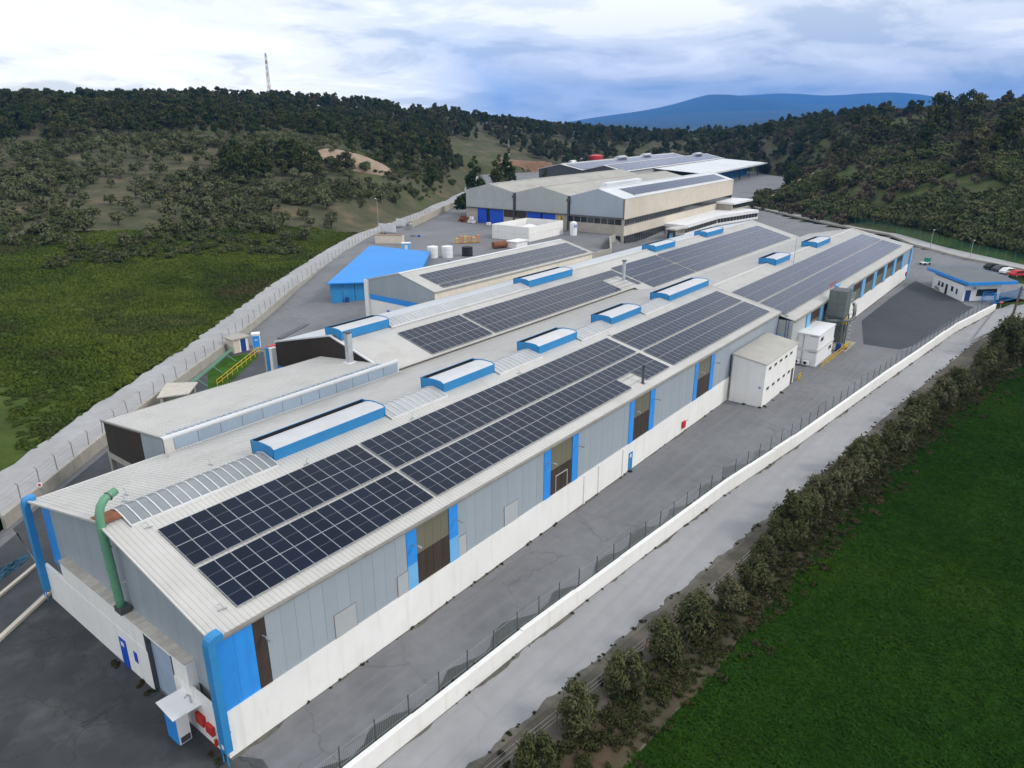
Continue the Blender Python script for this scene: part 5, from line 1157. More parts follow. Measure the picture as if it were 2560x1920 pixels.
def poles():
    t = thing('utility_pole', 'leaning dark wooden utility pole by the lane at the right edge', 'pole', (131.4, -25.8, -1.0), 0)
    MB().tube([(0, 0, 0), (1.2, -.2, 4.5), (2.4, -.45, 9.0)], [.24, .20, .16], 8).build('shaft', 'wood', t); MB().bar((1.9, -.9, 8.6), (2.6, .1, 8.7), .1).build('crossarm', 'wood', t)
    for k in range(2): MB().cyl((1.95 + k * .6, -.85 + k * .85, 8.7), (1.95 + k * .6, -.85 + k * .85, 8.95), .05, .05, 6).build('insulator', 'white_paint', t)
    t = thing('barrier_pole', 'red and white banded pole beside the gate', 'pole', (161.5, -30.4, -.6))
    for k in range(6): MB().cyl((0, 0, k * .8), (0, 0, k * .8 + .8), .09, .09, 10).build('band', ['red', 'white_paint'][k % 2], t)
    for i, (x, y, h, lab) in enumerate([(224, 1.0, 7, 'thin lamp post on the far perimeter, left one'), (216, -10, 6, 'thin lamp post on the far perimeter, right one'), (352, 256, 22, 'tall white mast beside the far road on the left'), (148, 150.5, 8, 'lamp post behind the hoardings of the upper yard'), (122, 108, 6, 'lamp post by the cream container')]):
        t = thing('lamp_post', lab, 'lamp post', (x, y, Tz(x, y) if i in (0, 1, 2) else 3.0)); MB().cyl((0, 0, 0), (0, 0, h), .16 if h > 10 else .09, .10 if h > 10 else .06, 8).build('shaft', 'white_bar' if h > 10 else 'steel', t)
        MB().bar((0, 0, h), (-.9, -.3, h + .25), .08).box(-1.3, -.7, -.45, -.2, h + .2, h + .32).build('lamp_head', 'white_paint', t)
    t = thing('wooden_pole', 'wooden power pole standing in the left scrub field', 'pole', (139, 168, Tz(139, 168))); MB().cyl((0, 0, 0), (0, 0, 9), .16, .1, 8).build('shaft', 'wood', t); MB().bar((-.8, 0, 8.4), (.8, 0, 8.4), .12).build('crossarm', 'wood', t)
poles()
def car(x, y, z, rz, mat, label):
    t = thing('parked_car', label, 'car', (x, y, z), rz, 'parked cars')
    b = [(-2.1, .35), (2.1, .35), (2.1, .75), (1.3, .92), (.6, 1.42), (-1.2, 1.44), (-1.75, .95), (-2.1, .85)]
    MB().prism([(px, -.85, pz) for px, pz in b], (0, 1.7, 0)).build('body', mat, t)
    for sgn in (-.862, .85): MB().prism([(1.1, sgn, .95), (.55, sgn, 1.36), (-1.1, sgn, 1.37), (-1.5, sgn, .97)], (0, .012, 0)).build('side_window', 'glass_dark', t)
    MB().obox((1.32, -.72, .95), (-.66, 0, .46), (0, 1.44, 0), (.01, 0, .012)).build('windscreen', 'glass_dark', t)
    for px in (-1.3, 1.3):
        for py in (-.8, .8): MB().cyl((px, py - .11, .32), (px, py + .11, .32), .17, .17, 10).build('rim', 'galv', MB().cyl((px, py - .1, .32), (px, py + .1, .32), .32, .32, 14).build('wheel', 'tyre', t))
    for py in (-.6, .6): MB().box(2.1, 2.12, py - .18, py + .18, .58, .72).build('headlight', 'white_paint', t)
car(199.2, -16.9, .02, R(-40), 'black', 'black car parked behind the gatehouse'); car(197.6, -18.9, .02, R(-40), 'dark_steel', 'grey car parked behind the gatehouse'); car(194.8, -20.6, .02, R(-38), 'white_paint', 'white car parked behind the gatehouse'); car(192.5, -22.6, .02, R(-38), 'red', 'dark red car parked behind the gatehouse')
for i, (x, y, m, lab) in enumerate([(296, 252, 'white_paint', 'white car at the far left road bend'), (310, 249, 'blue_light', 'pale blue car at the far left road bend'), (318, 247, 'white_paint', 'second white car at the far left road bend, beside the pale blue one')]): car(x, y, Tz(x, y) + .05, R(20), m, lab)
t = thing('flatbed_cart', 'small green and white cart behind the far corner of the main hall', 'cart', (196, -2.4, 0), R(-30)); MB().box(-1.2, 1.2, -.7, .7, .5, .65).build('bed', 'white_paint', t); MB().box(.2, 1.2, -.6, .6, .66, 1.7).build('cab', 'green_paint', t)
for px in (-.8, .8):
    for py in (-.7, .7): MB().cyl((px, py - .08, .3), (px, py + .08, .3), .3, .3, 12).build('wheel', 'tyre', t)
for i, (x, y, m, nm, lab) in enumerate([(443, 259, 'white_paint', 'box_trailer', 'white box trailer standing beyond the far hall'), (448, 252, 'red', 'round_tank', 'red round tank standing beyond the far hall'), (427, 257, 'white_paint', 'tanker', 'white tanker lying left of the box trailer beyond the far hall'), (412, 255, 'green_paint', 'skip', 'green skip left of the vehicles beyond the far hall')]):
    t = thing(nm, lab, 'tank' if i == 1 else ('skip' if i == 3 else 'trailer'), (x, y, Tz(x, y)))
    if i == 1: MB().cyl((0, 0, 0), (0, 0, 7), 5, 5, 20).cyl((0, 0, 7), (0, 0, 8), 5, 1, 20).build('shell', m, t); MB().box(-.2, .2, -5.2, -5, 0, 7).build('ladder', 'dark_steel', t)
    elif i == 2:
        MB().cyl((-5, 0, 2.6), (5, 0, 2.6), 1.7, 1.7, 16).build('barrel', m, t)
        for px in (-3, 0, 3): MB().cyl((px, -1.3, .6), (px, 1.3, .6), .6, .6, 12).build('wheel', 'tyre', t)
    else:
        MB().box(-5, 5, -1.6, 1.6, 1, 4.6 if i == 0 else 3.6).build('body', m, t); MB().box(-5, 5, -1.2, 1.2, .3, .99).build('chassis', 'dark_steel', t)

# ------------------------------------------------------------------ vegetation
def leaf_mesh(name, mats, P, Nn, size, aspect, rs, jit=0.55):
    """P: leaf centres, Nn: outward directions; one randomly turned quad per leaf"""
    n = len(P); r = rs.normal(size=(n, 3)); d = Nn * 0.9 + r * jit; d /= np.linalg.norm(d, axis=1)[:, None]
    a = np.cross(d, rs.normal(size=(n, 3))); a /= np.linalg.norm(a, axis=1)[:, None] + 1e-9; b = np.cross(d, a)
    s = size * rs.uniform(.6, 1.35, n)[:, None]; a = a * s * aspect; b = b * s
    V = np.stack([P - a * .5 - b * .1, P - a * .05 - b * .5, P + a * .5 + b * .1, P + a * .05 + b * .5], 1).reshape(-1, 3)
    me = bpy.data.meshes.new(name); me.vertices.add(n * 4); me.vertices.foreach_set('co', V.ravel())
    me.loops.add(n * 4); me.loops.foreach_set('vertex_index', np.arange(n * 4)); me.polygons.add(n); me.polygons.foreach_set('loop_start', np.arange(0, n * 4, 4))
    me.update(calc_edges=True); me.materials.append(M[mats]); return me
def blob_points(blobs, n, rs, shell=.55):
    vol = np.array([b[3] * b[4] * b[5] for b in blobs]) ** .7; pick = rs.choice(len(blobs), n, p=vol / vol.sum()); B = np.array(blobs)[pick]
    d = rs.normal(size=(n, 3)); d /= np.linalg.norm(d, axis=1)[:, None]; d[:, 2] = np.where(d[:, 2] < -.55, -d[:, 2], d[:, 2])
    rad = rs.uniform(shell, 1.0, n)[:, None] * (1 + .12 * rs.normal(size=(n, 1)))
    return B[:, :3] + d * B[:, 3:6] * rad, d
def crown_blobs(rs, k, h0, h1, r, cone=0.0, squash=.75):
    out = []
    for i in range(k):
        u = (i + .5) / k; a = rs.uniform(0, 6.28); z = h0 + (h1 - h0) * u
        rr = r * (1 - cone * u) * (rs.uniform(.45, .75) if k < 15 else rs.uniform(.22, .55)); off = r * (1 - cone * u) * (0.55 if k > 1 else 0) * rs.uniform(.5, 1.1)
        out.append((off * math.cos(a), off * math.sin(a), z, rr, rr, rr * squash))
    return out
def trunk_mesh(rs, h, r, blobs, limbs=4, stems=1):
    mb = MB()
    for s in range(stems):
        a = rs.uniform(0, 6.28); lx, ly = (.25 * math.cos(a) * (stems > 1), .25 * math.sin(a) * (stems > 1))
        mb.tube([(lx * .3, ly * .3, -.25), (lx, ly, h * .5), (lx * 1.6 + rs.uniform(-.1, .1), ly * 1.6, h)], [r, r * .75, r * .4], 7)
    for b in list(blobs)[:limbs]: mb.tube([(0, 0, h * .45), (b[0] * .5, b[1] * .5, (h * .45 + b[2]) / 2), (b[0] * .9, b[1] * .9, b[2])], [r * .55, r * .35, r * .12], 5)
    return mb.mesh('trunk', 'bark')
KIND = {}
def variants(kind, mat, count, k, h0, h1, r, n, leaf, aspect, cone=0, squash=.8, tr=.15, shell=.5, stems=1, seed=0):
    out = []
    for i in range(count):
        rs = np.random.RandomState(seed + i * 17 + 1); s = rs.uniform(.88, 1.12)
        bl = crown_blobs(rs, k, h0 * s, h1 * s, r * rs.uniform(.9, 1.12), cone, squash); P, N_ = blob_points(bl, n, rs, shell)
        out.append((leaf_mesh('crown', mat, P, N_, leaf, aspect, rs), trunk_mesh(rs, h0 * s * 1.1, tr, bl, 4, stems)))
    KIND[kind] = out
leafmat('leaf_hedge', [(0.058, 0.066, 0.024), (0.084, 0.088, 0.040), (0.068, 0.074, 0.030), (0.098, 0.096, 0.050)])
variants('hedge_olive', 'leaf_hedge', 8, 18, 0.6, 3.1, 2.0, 5200, .13, 2.6, .35, 1.45, .08, .05, 3, 10)
variants('olive', 'leaf_olive', 5, 6, 1.5, 3.2, 2.3, 620, .48, 1.3, 0, .7, .2, .45, 1, 50)
variants('forest', 'leaf_pine', 6, 8, 3.2, 8.8, 3.6, 700, .75, 1.2, .35, .75, .25, .45, 1, 90)
variants('conifer', 'leaf_pine', 3, 22, 2.0, 15.0, 5.4, 4200, .60, 1.3, .85, .7, .3, .3, 1, 130)
variants('big_tree', 'leaf_pine', 4, 12, 3.5, 12.0, 5.2, 2200, .75, 1.2, .25, .75, .35, .4, 1, 170)
variants('scrub', 'leaf_scrub', 5, 4, .6, 1.7, 1.7, 330, .42, 1.3, 0, .7, .07, .3, 2, 210)
variants('dry', 'leaf_dry', 3, 4, .7, 2.2, 1.7, 240, .40, 1.8, 0, .8, .07, .2, 3, 250)
variants('low_weed', 'leaf_weed', 4, 3, .06, .17, .75, 120, .19, 2.6, 0, .42, .03, .2, 1, 290)
leafmat('leaf_dull', [(0.060, 0.052, 0.026), (0.044, 0.048, 0.018), (0.040, 0.052, 0.014), (0.070, 0.056, 0.030)])
variants('dull_weed', 'leaf_dull', 4, 4, .10, .34, .6, 150, .14, 2.8, 0, .7, .03, .2, 1, 330)
def plant(kind, name, label, cat, x, y, z, s, group, rz=None, rnd=random.Random(31)):
    cm, tm = rnd.choice(KIND[kind]); t = thing(name, label, cat, (x, y, z), rnd.uniform(0, 6.28) if rz is None else rz, group); t.scale = (s * rnd.uniform(.92, 1.08), s * rnd.uniform(.92, 1.08), s)
    link('trunk', tm, t); link('crown', cm, t); return t
CAMX, CAMY, HEAD = -14.86, -32.02, R(37.9032)
def polar(az_deg, d): a = HEAD - R(az_deg); return CAMX + d * math.cos(a), CAMY + d * math.sin(a)
def scatter(name, label, cat, pts, kind, scales, seed):
    """uncountable cover: points with geometry-node instances of the plant meshes"""
    rs = np.random.RandomState(seed); n = len(pts); src = bpy.data.collections.new(name + '_source')
    for cm, tm in KIND[kind]: src.objects.link(bpy.data.objects.new(name + '_leaf', cm))
    me = bpy.data.meshes.new(name); me.vertices.add(n); me.vertices.foreach_set('co', np.asarray(pts, float).ravel())
    at = me.attributes.new('sc', 'FLOAT', 'POINT'); at.data.foreach_set('value', np.asarray(scales, float))
    at = me.attributes.new('rz', 'FLOAT', 'POINT'); at.data.foreach_set('value', rs.uniform(0, 6.28, n))
    at = me.attributes.new('vi', 'INT', 'POINT'); at.data.foreach_set('value', rs.randint(0, len(KIND[kind]), n))
    o = link(name, me); stuff(o); o['label'] = label; o['category'] = cat
    ng = bpy.data.node_groups.new(name, 'GeometryNodeTree'); ng.interface.new_socket('Geometry', in_out='INPUT', socket_type='NodeSocketGeometry'); ng.interface.new_socket('Geometry', in_out='OUTPUT', socket_type='NodeSocketGeometry')
    N, L = ng.nodes.new, ng.links.new; gi, go = N('NodeGroupInput'), N('NodeGroupOutput'); ip = N('GeometryNodeInstanceOnPoints'); ci = N('GeometryNodeCollectionInfo')
    ci.inputs['Collection'].default_value = src; ci.inputs['Separate Children'].default_value = True; ci.inputs['Reset Children'].default_value = True
    def attr(nm, ty):
        a = N('GeometryNodeInputNamedAttribute'); a.data_type = ty; a.inputs['Name'].default_value = nm; return a.outputs[0]
    cx = N('ShaderNodeCombineXYZ'); L(attr('rz', 'FLOAT'), cx.inputs[2])
    L(gi.outputs[0], ip.inputs['Points']); L(ci.outputs[0], ip.inputs['Instance']); ip.inputs['Pick Instance'].default_value = True
    L(attr('vi', 'INT'), ip.inputs['Instance Index']); L(cx.outputs[0], ip.inputs['Rotation']); L(attr('sc', 'FLOAT'), ip.inputs['Scale']); L(ip.outputs[0], go.inputs[0])
    md = o.modifiers.new('scatter', 'NODES'); md.node_group = ng
    return o
def patch(x, y, s=0.02, ph=0.0):
    return .5 + .25 * math.sin(x * s * 2.3 + ph) * math.cos(y * s * 1.9 - ph) + .25 * math.sin((x + y) * s * 1.3 + ph * 2) * math.sin((x - y) * s * 3.1 + 1)

flower_bed()
def hedge():
    rnd = random.Random(14); base = [(10.5, -13.6), (20.6, -14.9), (33.7, -16.6), (54.5, -18.2), (67.5, -19.6), (84.3, -21.4), (102, -24.2), (123.7, -26.8), (150, -34)]
    xs = [6.5, 10.6, 14.6, 19.2, 24.0, 27.6, 31.8, 35.8, 39.4, 42.6]
    while xs[-1] < 146: xs.append(xs[-1] + rnd.uniform(2.0, 3.4))
    for i, x in enumerate(xs):
        s = rnd.uniform(.72, 1.05) if x < 40 else rnd.uniform(.70, 1.22)
        if x > 118: s *= 1.25
        o_ = ['', '', '', '', 'fourth', 'fifth', 'sixth', 'seventh', 'eighth', 'ninth', 'tenth']
        lab = (o_[i] + ' olive tree of the hedge counted from the bottom edge') if 4 <= i <= 10 else {1: 'grey-green olive tree of the hedge, standing nearest the bottom edge', 2: 'second olive tree of the hedge from the bottom edge', 3: 'third olive tree of the hedge from the bottom edge'}.get(i, 'grey-green olive tree in the hedge between lane and crop field')
        plant('hedge_olive', 'olive_tree', lab, 'tree', x + rnd.uniform(-.3, .3), interp(base, x) + rnd.uniform(-.5, .5), -1.02, s, 'olive trees of the hedge', rnd=rnd)
    pts = []
    for i in range(2600):
        x = rnd.uniform(0, 150); y = interp(base, x) + rnd.gauss(-1.2, 1.3); 
        if y < interp(RE, x) - .6: pts.append((x, y, -1.02))
    scatter('verge_weeds', 'low weeds growing under the hedge', 'weeds', pts, 'dull_weed', [rnd.uniform(.3, .8) for p in pts], 5)
    t = thing('mesh_fence', 'thin rusty mesh fence between the lane verge and the hedge', 'fence')
    m = MB().box(-.02, .02, -.02, .02, 0, 1.15).mesh('post', 'rust'); p0 = None; w = MB()
    for k in range(40):
        x = 2 + k * 3.1; y = interp(base, x) + 1.35; link('post', m, t, (x, y, -1.0), (R(rnd.uniform(-5, 5)), R(rnd.uniform(-5, 5)), 0))
        if p0:
            for h in (.3, .65, 1.05): w.bar((p0[0], p0[1], -1 + h), (x, y, -1 + h + rnd.uniform(-.05, .05)), .012)
        p0 = (x, y)
    stuff(w.build('wire', 'galv', t))
hedge()
def wall_weeds():
    rnd = random.Random(44); P = []; S = []
    for x0, x1, yf, z, n in ((2, 71, lambda x: -.2, 0.0, 46), (90, 170, lambda x: -2.35, 0.0, 22), (0, 150, lambda x: interp(RW, x) - .5, -1.0, 70), (0, 150, lambda x: interp(RE, x) + .1, -1.0, 160), (-8, 60, lambda x: interp(RW, x) + .35, 0, 60)):
        for i in range(n):
            x = rnd.uniform(x0, x1); P.append((x, yf(x) + rnd.uniform(-.12, .12), z)); S.append(rnd.uniform(.10, .30))
    for x, y in ((72.2, -.9), (71.7, -2.6), (71.8, -4.6), (72.6, -4.9), (75.4, -4.9), (79, -4.9), (45.6, -.3), (-.2, 9.6), (-.3, 13.0), (-.3, 12.6), (-.2, 8.6), (-.4, 1.0), (-.5, .3)):
        for k in range(4): P.append((x + rnd.uniform(-.25, .25), y + rnd.uniform(-.2, .2), 0)); S.append(rnd.uniform(.15, .38))
    scatter('wall_weeds', 'tufts of weeds along the feet of walls and lane edges', 'weeds', P, 'dull_weed', S, 45)
wall_weeds()
def fields():
    rnd = random.Random(15); rs = np.random.RandomState(15)
    # weeds of the left field
    P = []; S = []
    n = 42000; az = rs.uniform(-37, -1, n); d = np.sqrt(rs.uniform(46 ** 2, 225 ** 2, n)); a = HEAD - np.radians(az); X = CAMX + d * np.cos(a); Y = CAMY + d * np.sin(a)
    yw = np.interp(X, [p[0] for p in PW], [p[1] for p in PW]); k = (Y > yw + 7.6) & (X < 330); X, Y = X[k], Y[k]; Z = T(X, Y)
    den = np.array([patch(x, y, .035, 1.0) for x, y in zip(X, Y)]); keep = rs.uniform(0, 1, len(X)) < .5 + .5 * den; X, Y, Z, den = X[keep], Y[keep], Z[keep], den[keep]
    scatter('field_weeds', 'rough green weeds and low scrub covering the left field', 'weeds', np.column_stack([X, Y, Z]), 'low_weed', rs.uniform(.55, 1.25, len(X)) * (.7 + .7 * den), 6)
    # young crop of the right field
    n = 46000; X = rs.uniform(-5, 130, n); Y = rs.uniform(-75, -17, n); ye = np.interp(X, [p[0] for p in FE], [p[1] for p in FE]); k = Y < ye - .25; X, Y = X[k], Y[k]
    KIND['crop'] = []
    for i in range(3):
        r2 = np.random.RandomState(400 + i); m = 30; Pp = np.column_stack([r2.uniform(-.45, .45, m), r2.uniform(-.45, .45, m), r2.uniform(.02, .09, m)]); Nn = np.column_stack([r2.normal(size=m) * .45, r2.normal(size=m) * .45, np.ones(m) * 2.0])
        KIND['crop'].append((leaf_mesh('crown', 'leaf_crop', Pp, Nn, .10, 2.4, r2, .25), None))
    scatter('crop_leaves', 'short bright green crop covering the right field', 'crop', np.column_stack([X, Y, np.full(len(X), -1.0)]), 'crop', rs.uniform(.7, 1.4, len(X)), 7)
fields()
def mounds():
    rnd = random.Random(23)
    for nm, az, d, L_, W_, H_, mat in (('earth_mound', -12.5, 322, 20, 9, 4.5, 'soil'), ('earth_bank', 4.0, 505, 46, 10, 4.0, 'soil_red'), ('earth_mound', 20.2, 352, 16, 8, 4.0, 'soil')):
        cx, cy = polar(az, d); n = 26; vs = []; fs = []; a = HEAD - R(az) - R(90)
        for i in range(n):
            for j in range(n):
                u, v = i / (n - 1) * 2 - 1, j / (n - 1) * 2 - 1; e = max(0, 1 - u * u) * max(0, 1 - v * v); x = cx + u * L_ * math.cos(a) - v * W_ * math.sin(a); y = cy + u * L_ * math.sin(a) + v * W_ * math.cos(a)
                vs.append((x, y, H_ * e ** .7 * rnd.uniform(.85, 1.1) - .4))
        Z = T([p[0] for p in vs], [p[1] for p in vs]); vs = [(p[0], p[1], p[2] + z) for p, z in zip(vs, Z)]
        for i in range(n - 1):
            for j in range(n - 1): fs.append((i * n + j, (i + 1) * n + j, (i + 1) * n + j + 1, i * n + j + 1))
        struct(MB().add(vs, fs).build(nm, mat, None, True))
mounds()
def grove():
    rnd = random.Random(16); cnt = 0; pts = []
    tries = 0
    while cnt < 290 and tries < 20000:
        tries += 1; az = rnd.uniform(-35, -4); d = math.sqrt(rnd.uniform(205 ** 2, 372 ** 2)); x, y = polar(az, d)
        if y < interp(PW, x) + 16 or any((x - p) ** 2 + (y - q) ** 2 < 27 for p, q in pts): continue
        if 296 < d < 330 and -11 < az < -2 : continue
        pts.append((x, y)); cnt += 1
        plant('olive', 'olive_tree', 'grey-green olive tree in the grove on the left slope', 'tree', x, y, Tz(x, y) - .1, rnd.uniform(.75, 1.25), 'olive trees of the grove', rnd=rnd)
    P = []
    for i in range(5200):
        az = rnd.uniform(-36, -2); d = math.sqrt(rnd.uniform(190 ** 2, 380 ** 2)); x, y = polar(az, d)
        if y > interp(PW, x) + 12 and patch(x, y, .03, 2.) > .46: P.append((x, y))
    Z = T([p[0] for p in P], [p[1] for p in P]); scatter('grove_scrub', 'low scrub between the olive trees of the left slope', 'scrub', [(p[0], p[1], z) for p, z in zip(P, Z)], 'scrub', [rnd.uniform(.35, .9) for p in P], 8)
grove()
def woods():
    rnd = random.Random(17); near = []; far = []
    def add(az0, az1, d0, d1, n, keep=lambda x, y: True):
        for i in range(n):
            az = rnd.uniform(az0, az1); d = math.sqrt(rnd.uniform(d0 ** 2, d1 ** 2)); x, y = polar(az, d)
            if keep(x, y): far.append((d, x, y))
    nosite = lambda x, y: not bool(inside(SITE, np.array([x]), np.array([y]))[0])
    add(-37, -5, 378, 640, 2500); add(-12, -3, 330, 480, 160, lambda x, y: nosite(x, y) and y > interp(PW, x) + 14); add(-6, 6, 470, 760, 800, lambda x, y: nosite(x, y) and not (x < 420 and 215 < y < 330)); add(5, 17, 560, 860, 800, nosite); add(6, 20, 860, 1900, 700, nosite); add(15, 37, 350, 620, 230, lambda x, y: nosite(x, y) and patch(x, y, .02, 3) > .40)
    add(-21, -6, 288, 318, 120, lambda x, y: y > interp(PW, x) + 45); add(14, 26, 470, 720, 420, nosite)
    far.sort(); Z = T([p[1] for p in far], [p[2] for p in far]); near = [(p, z) for p, z in zip(far, Z)][:270]; rest = [(p, z) for p, z in zip(far, Z)][270:]
    for (d, x, y), z in near: plant('forest', 'forest_tree', 'dark green tree at the front edge of the hillside woods', 'tree', x, y, z - .3, rnd.uniform(.5, 1.08), 'trees of the hillside woods', rnd=rnd)
    scatter('woods', 'dark evergreen woods covering the hills behind the works', 'woods', [(x, y, z - .3) for (d, x, y), z in rest], 'forest', [rnd.uniform(.42, 1.08) for p in rest], 9)
    for x, y, s, lab in [(188.7, 143.8, 1.30, 'left one of the tall conifers behind the three-gabled hall'), (203.7, 144.8, 1.30, 'middle one of the tall conifers behind the three-gabled hall'), (212.6, 147.3, 1.42, 'right one of the tall conifers behind the three-gabled hall'), (245.3, 152.4, .85, 'small conifer standing alone before the far hall')]:
        plant('conifer', 'conifer', lab, 'tree', x, y, 3.0 if x < 250 else 4.0, s, None, rnd=rnd)
    for az, d, s, lab in [(25.3, 395, 1.25, 'big dark tree on the right skyline, left of the tallest group'), (29.2, 400, 1.5, 'tallest dark tree on the right skyline'), (31.0, 405, 1.2, 'broad dark tree right of the tallest skyline tree'), (33.2, 330, 1.2, 'big dark tree halfway up the right slope at the edge'), (31.2, 318, 1.05, 'dark tree on the right slope below the skyline group'), (20.5, 372, .9, 'dark tree at the left end of the right slope')]:
        x, y = polar(az, d); plant('big_tree', 'large_tree', lab, 'tree', x, y, Tz(x, y) - .3, s, None, rnd=rnd)
woods()
def lone_trees():
    rnd = random.Random(61)
    for i in range(16):
        az = rnd.uniform(16, 36); d = rnd.uniform(320, 520); x, y = polar(az, d)
        if inside(SITE, np.array([x]), np.array([y]))[0]: continue
        plant('big_tree', 'large_tree', 'large dark tree standing among the scrub of the right slope', 'tree', x, y, Tz(x, y) - .3, rnd.uniform(.55, 1.0), 'large trees of the right slope', rnd=rnd)
lone_trees()
def scrub_slope():
    rnd = random.Random(18); pts = []
    for i in range(11000):
        az = rnd.uniform(13, 37.5); d = math.sqrt(rnd.uniform(222 ** 2, 350 ** 2)); x, y = polar(az, d)
        if inside(SITE, np.array([x]), np.array([y]))[0] or float(polydist(SITE, np.array([x]), np.array([y]))[0]) < 10.5: continue
        if d > 278 and patch(x, y, .045, .7) < .50: continue
        pts.append((d, x, y))
    pts.sort(); pts = pts[:4600]; Z = T([p[1] for p in pts], [p[2] for p in pts])
    for (d, x, y), z in list(zip(pts, Z))[:240]:
        plant('scrub', 'shrub', 'dense green shrub at the foot of the right slope', 'shrub', x, y, z - .15, rnd.uniform(.9, 1.9), 'shrubs at the foot of the right slope', rnd=rnd)
    r = list(zip(pts, Z))[240:]; scatter('slope_scrub', 'dense green scrub covering the right slope', 'scrub', [(x, y, z - .15) for (d, x, y), z in r], 'scrub', [rnd.uniform(.8, 1.9) for p in r], 10)
    P = []
    for i in range(1700):
        az = rnd.uniform(14, 37.5); d = math.sqrt(rnd.uniform(285 ** 2, 600 ** 2)); x, y = polar(az, d)
        if not inside(SITE, np.array([x]), np.array([y]))[0]: P.append((x, y))
    Z = T([p[0] for p in P], [p[1] for p in P]); scatter('dry_scrub', 'brownish leafless scrub on the upper right slope', 'scrub', [(p[0], p[1], z - .1) for p, z in zip(P, Z)], 'dry', [rnd.uniform(.7, 1.6) for p in P], 11)
    P = []
    for i in range(2400):
        az = rnd.uniform(13, 37.5); d = math.sqrt(rnd.uniform(330 ** 2, 680 ** 2)); x, y = polar(az, d)
        if not inside(SITE, np.array([x]), np.array([y]))[0] and patch(x, y, .035, 4.) > .5: P.append((x, y))
    Z = T([p[0] for p in P], [p[1] for p in P]); scatter('upper_scrub', 'olive green scrub on the upper right slope', 'scrub', [(p[0], p[1], z - .1) for p, z in zip(P, Z)], 'scrub', [rnd.uniform(.8, 2.2) for p in P], 12)
scrub_slope()

# ------------------------------------------------------------------ far things: mast, town, mountain, haze
def far_mast():
    x, y = polar(-17.35, 590); t = thing('lattice_mast', 'red and white lattice mast on the left skyline', 'mast', (x, y, Tz(x, y)))
    H = 34; n = 8; w0, w1 = 1.1, .35
    for k in range(n):
        z0, z1 = H * k / n, H * (k + 1) / n; a, b = w0 + (w1 - w0) * k / n, w0 + (w1 - w0) * (k + 1) / n; mb = MB()
        c0 = [(-a, -a, z0), (a, -a, z0), (a, a, z0), (-a, a, z0)]; c1 = [(-b, -b, z1), (b, -b, z1), (b, b, z1), (-b, b, z1)]
        for i in range(4): mb.bar(c0[i], c1[i], .18).bar(c0[i], c1[(i + 1) % 4], .10).bar(c1[i], c1[(i + 1) % 4], .10)
        mb.build('lattice_section', ['mast_red', 'steel'][k % 2], t)
    for z in (26, 30): MB().cyl((-1.2, -1.2, z), (-1.5, -1.7, z), .8, .8, 12).build('dish', 'white_paint', t)
far_mast()
def town():
    rnd = random.Random(19)
    for i in range(46):
        az = rnd.uniform(7.5, 17.5); d = rnd.uniform(1900, 2900); x, y = polar(az, d); s = rnd.uniform(4, 8)
        mb = MB().box(-s, s, -s * .7, s * .7, 0, rnd.uniform(5, 9)); z = mb.v[4][2]
        mb.prism([(-s, -s * .75, z), (-s, 0, z + 3), (-s, s * .75, z)], (2 * s, 0, 0), 1)
        o = mb.build('house', ['cream', 'rust']); tag(o, 'tiny pale house in the distant town below the mountain', 'house', 'houses of the distant town'); o.location = (x, y, Tz(x, y)); o.rotation_euler = (0, 0, rnd.uniform(0, 3))
town()
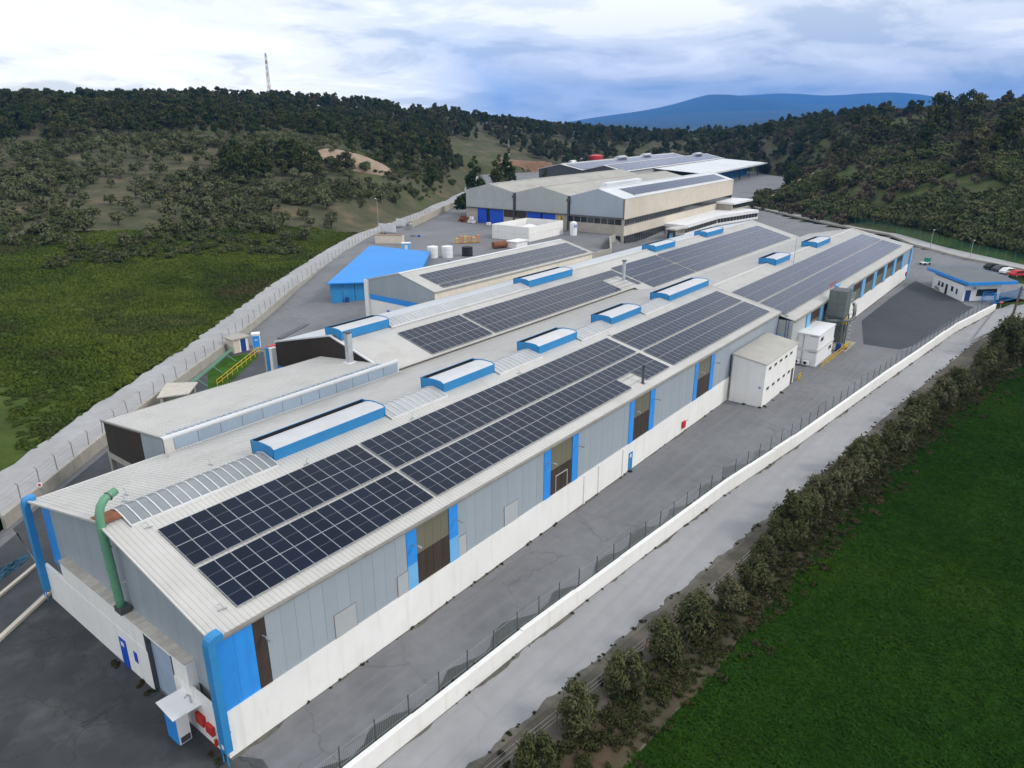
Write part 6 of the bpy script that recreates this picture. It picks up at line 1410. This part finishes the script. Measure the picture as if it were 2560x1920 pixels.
def mountain():
    pmat('mountain', (0.016, 0.030, 0.034), .95, .3, .004, .3, .0011)
    def ridge(name, az0, az1, d, w, H, seed):
        rs = np.random.RandomState(seed); n, m = 90, 24; vs = []; fs = []; ph = rs.uniform(0, 6.28, 12)
        for i in range(n):
            u = i / (n - 1); az = az0 + (az1 - az0) * u; hh = H(u)
            for j in range(m):
                v = j / (m - 1); dd = d + (v - .5) * w; x, y = polar(az, dd); prof = math.sin(min(1, v * 1.25) * math.pi / 2) if v < .8 else math.cos((v - .8) / .2 * math.pi / 2)
                rg = sum(math.sin(u * (9 + 7 * k) + v * (3 + 2 * k) + ph[k]) / (2.2 + k) for k in range(6)) * .09
                vs.append((x, y, -8 + max(0, hh * prof * (1 + rg))))
        for i in range(n - 1):
            for j in range(m - 1): fs.append((i * m + j, i * m + j + 1, (i + 1) * m + j + 1, (i + 1) * m + j))
        struct(MB().add(vs, fs).build(name, 'mountain', None, True))
    ridge('mountain', 5, 34.5, 6200, 900, lambda u: 70 * math.sin(u * math.pi) ** .4 * (1 + .2 * math.sin(u * 17)), 2)
    ridge('mountain', 3.6, 34.5, 8600, 1900, lambda u: 175 * min(1, u / .3) ** .9 * (1 - .4 * max(0, (u - .5) / .5)) * (1 + .12 * math.sin(u * 13 + 1)), 3)
    ridge('mountain', 2.8, 34.5, 11000, 2200, lambda u: 375 * min(1, u / .36) ** .8 * (1 - .45 * max(0, (u - .5) / .5)) * (1 + .08 * math.sin(u * 15 + 2)), 1)
    ridge('mountain', 4.5, 34.5, 13600, 2400, lambda u: 530 * math.sin(min(1, u / .55) * math.pi / 2) ** .9 * (1 - .30 * max(0, (u - .6) / .4)) * (1 + .05 * math.sin(u * 19)), 4)
mountain()
def haze():
    m = bpy.data.materials.new('haze'); m.use_nodes = True; nt = m.node_tree; nt.nodes.clear()
    o = nt.nodes.new('ShaderNodeOutputMaterial'); v = nt.nodes.new('ShaderNodeVolumePrincipled'); v.inputs['Color'].default_value = (0.09, 0.37, 1.0, 1); v.inputs['Density'].default_value = 8.5e-5; v.inputs['Anisotropy'].default_value = 0.0
    nt.links.new(v.outputs[0], o.inputs['Volume']); M['haze'] = m
    b = MB().box(-1150, 18500, -12500, 930, -14, 820).build('haze', 'haze'); b.rotation_euler = (0, 0, HZA); b['kind'] = 'stuff'
haze()
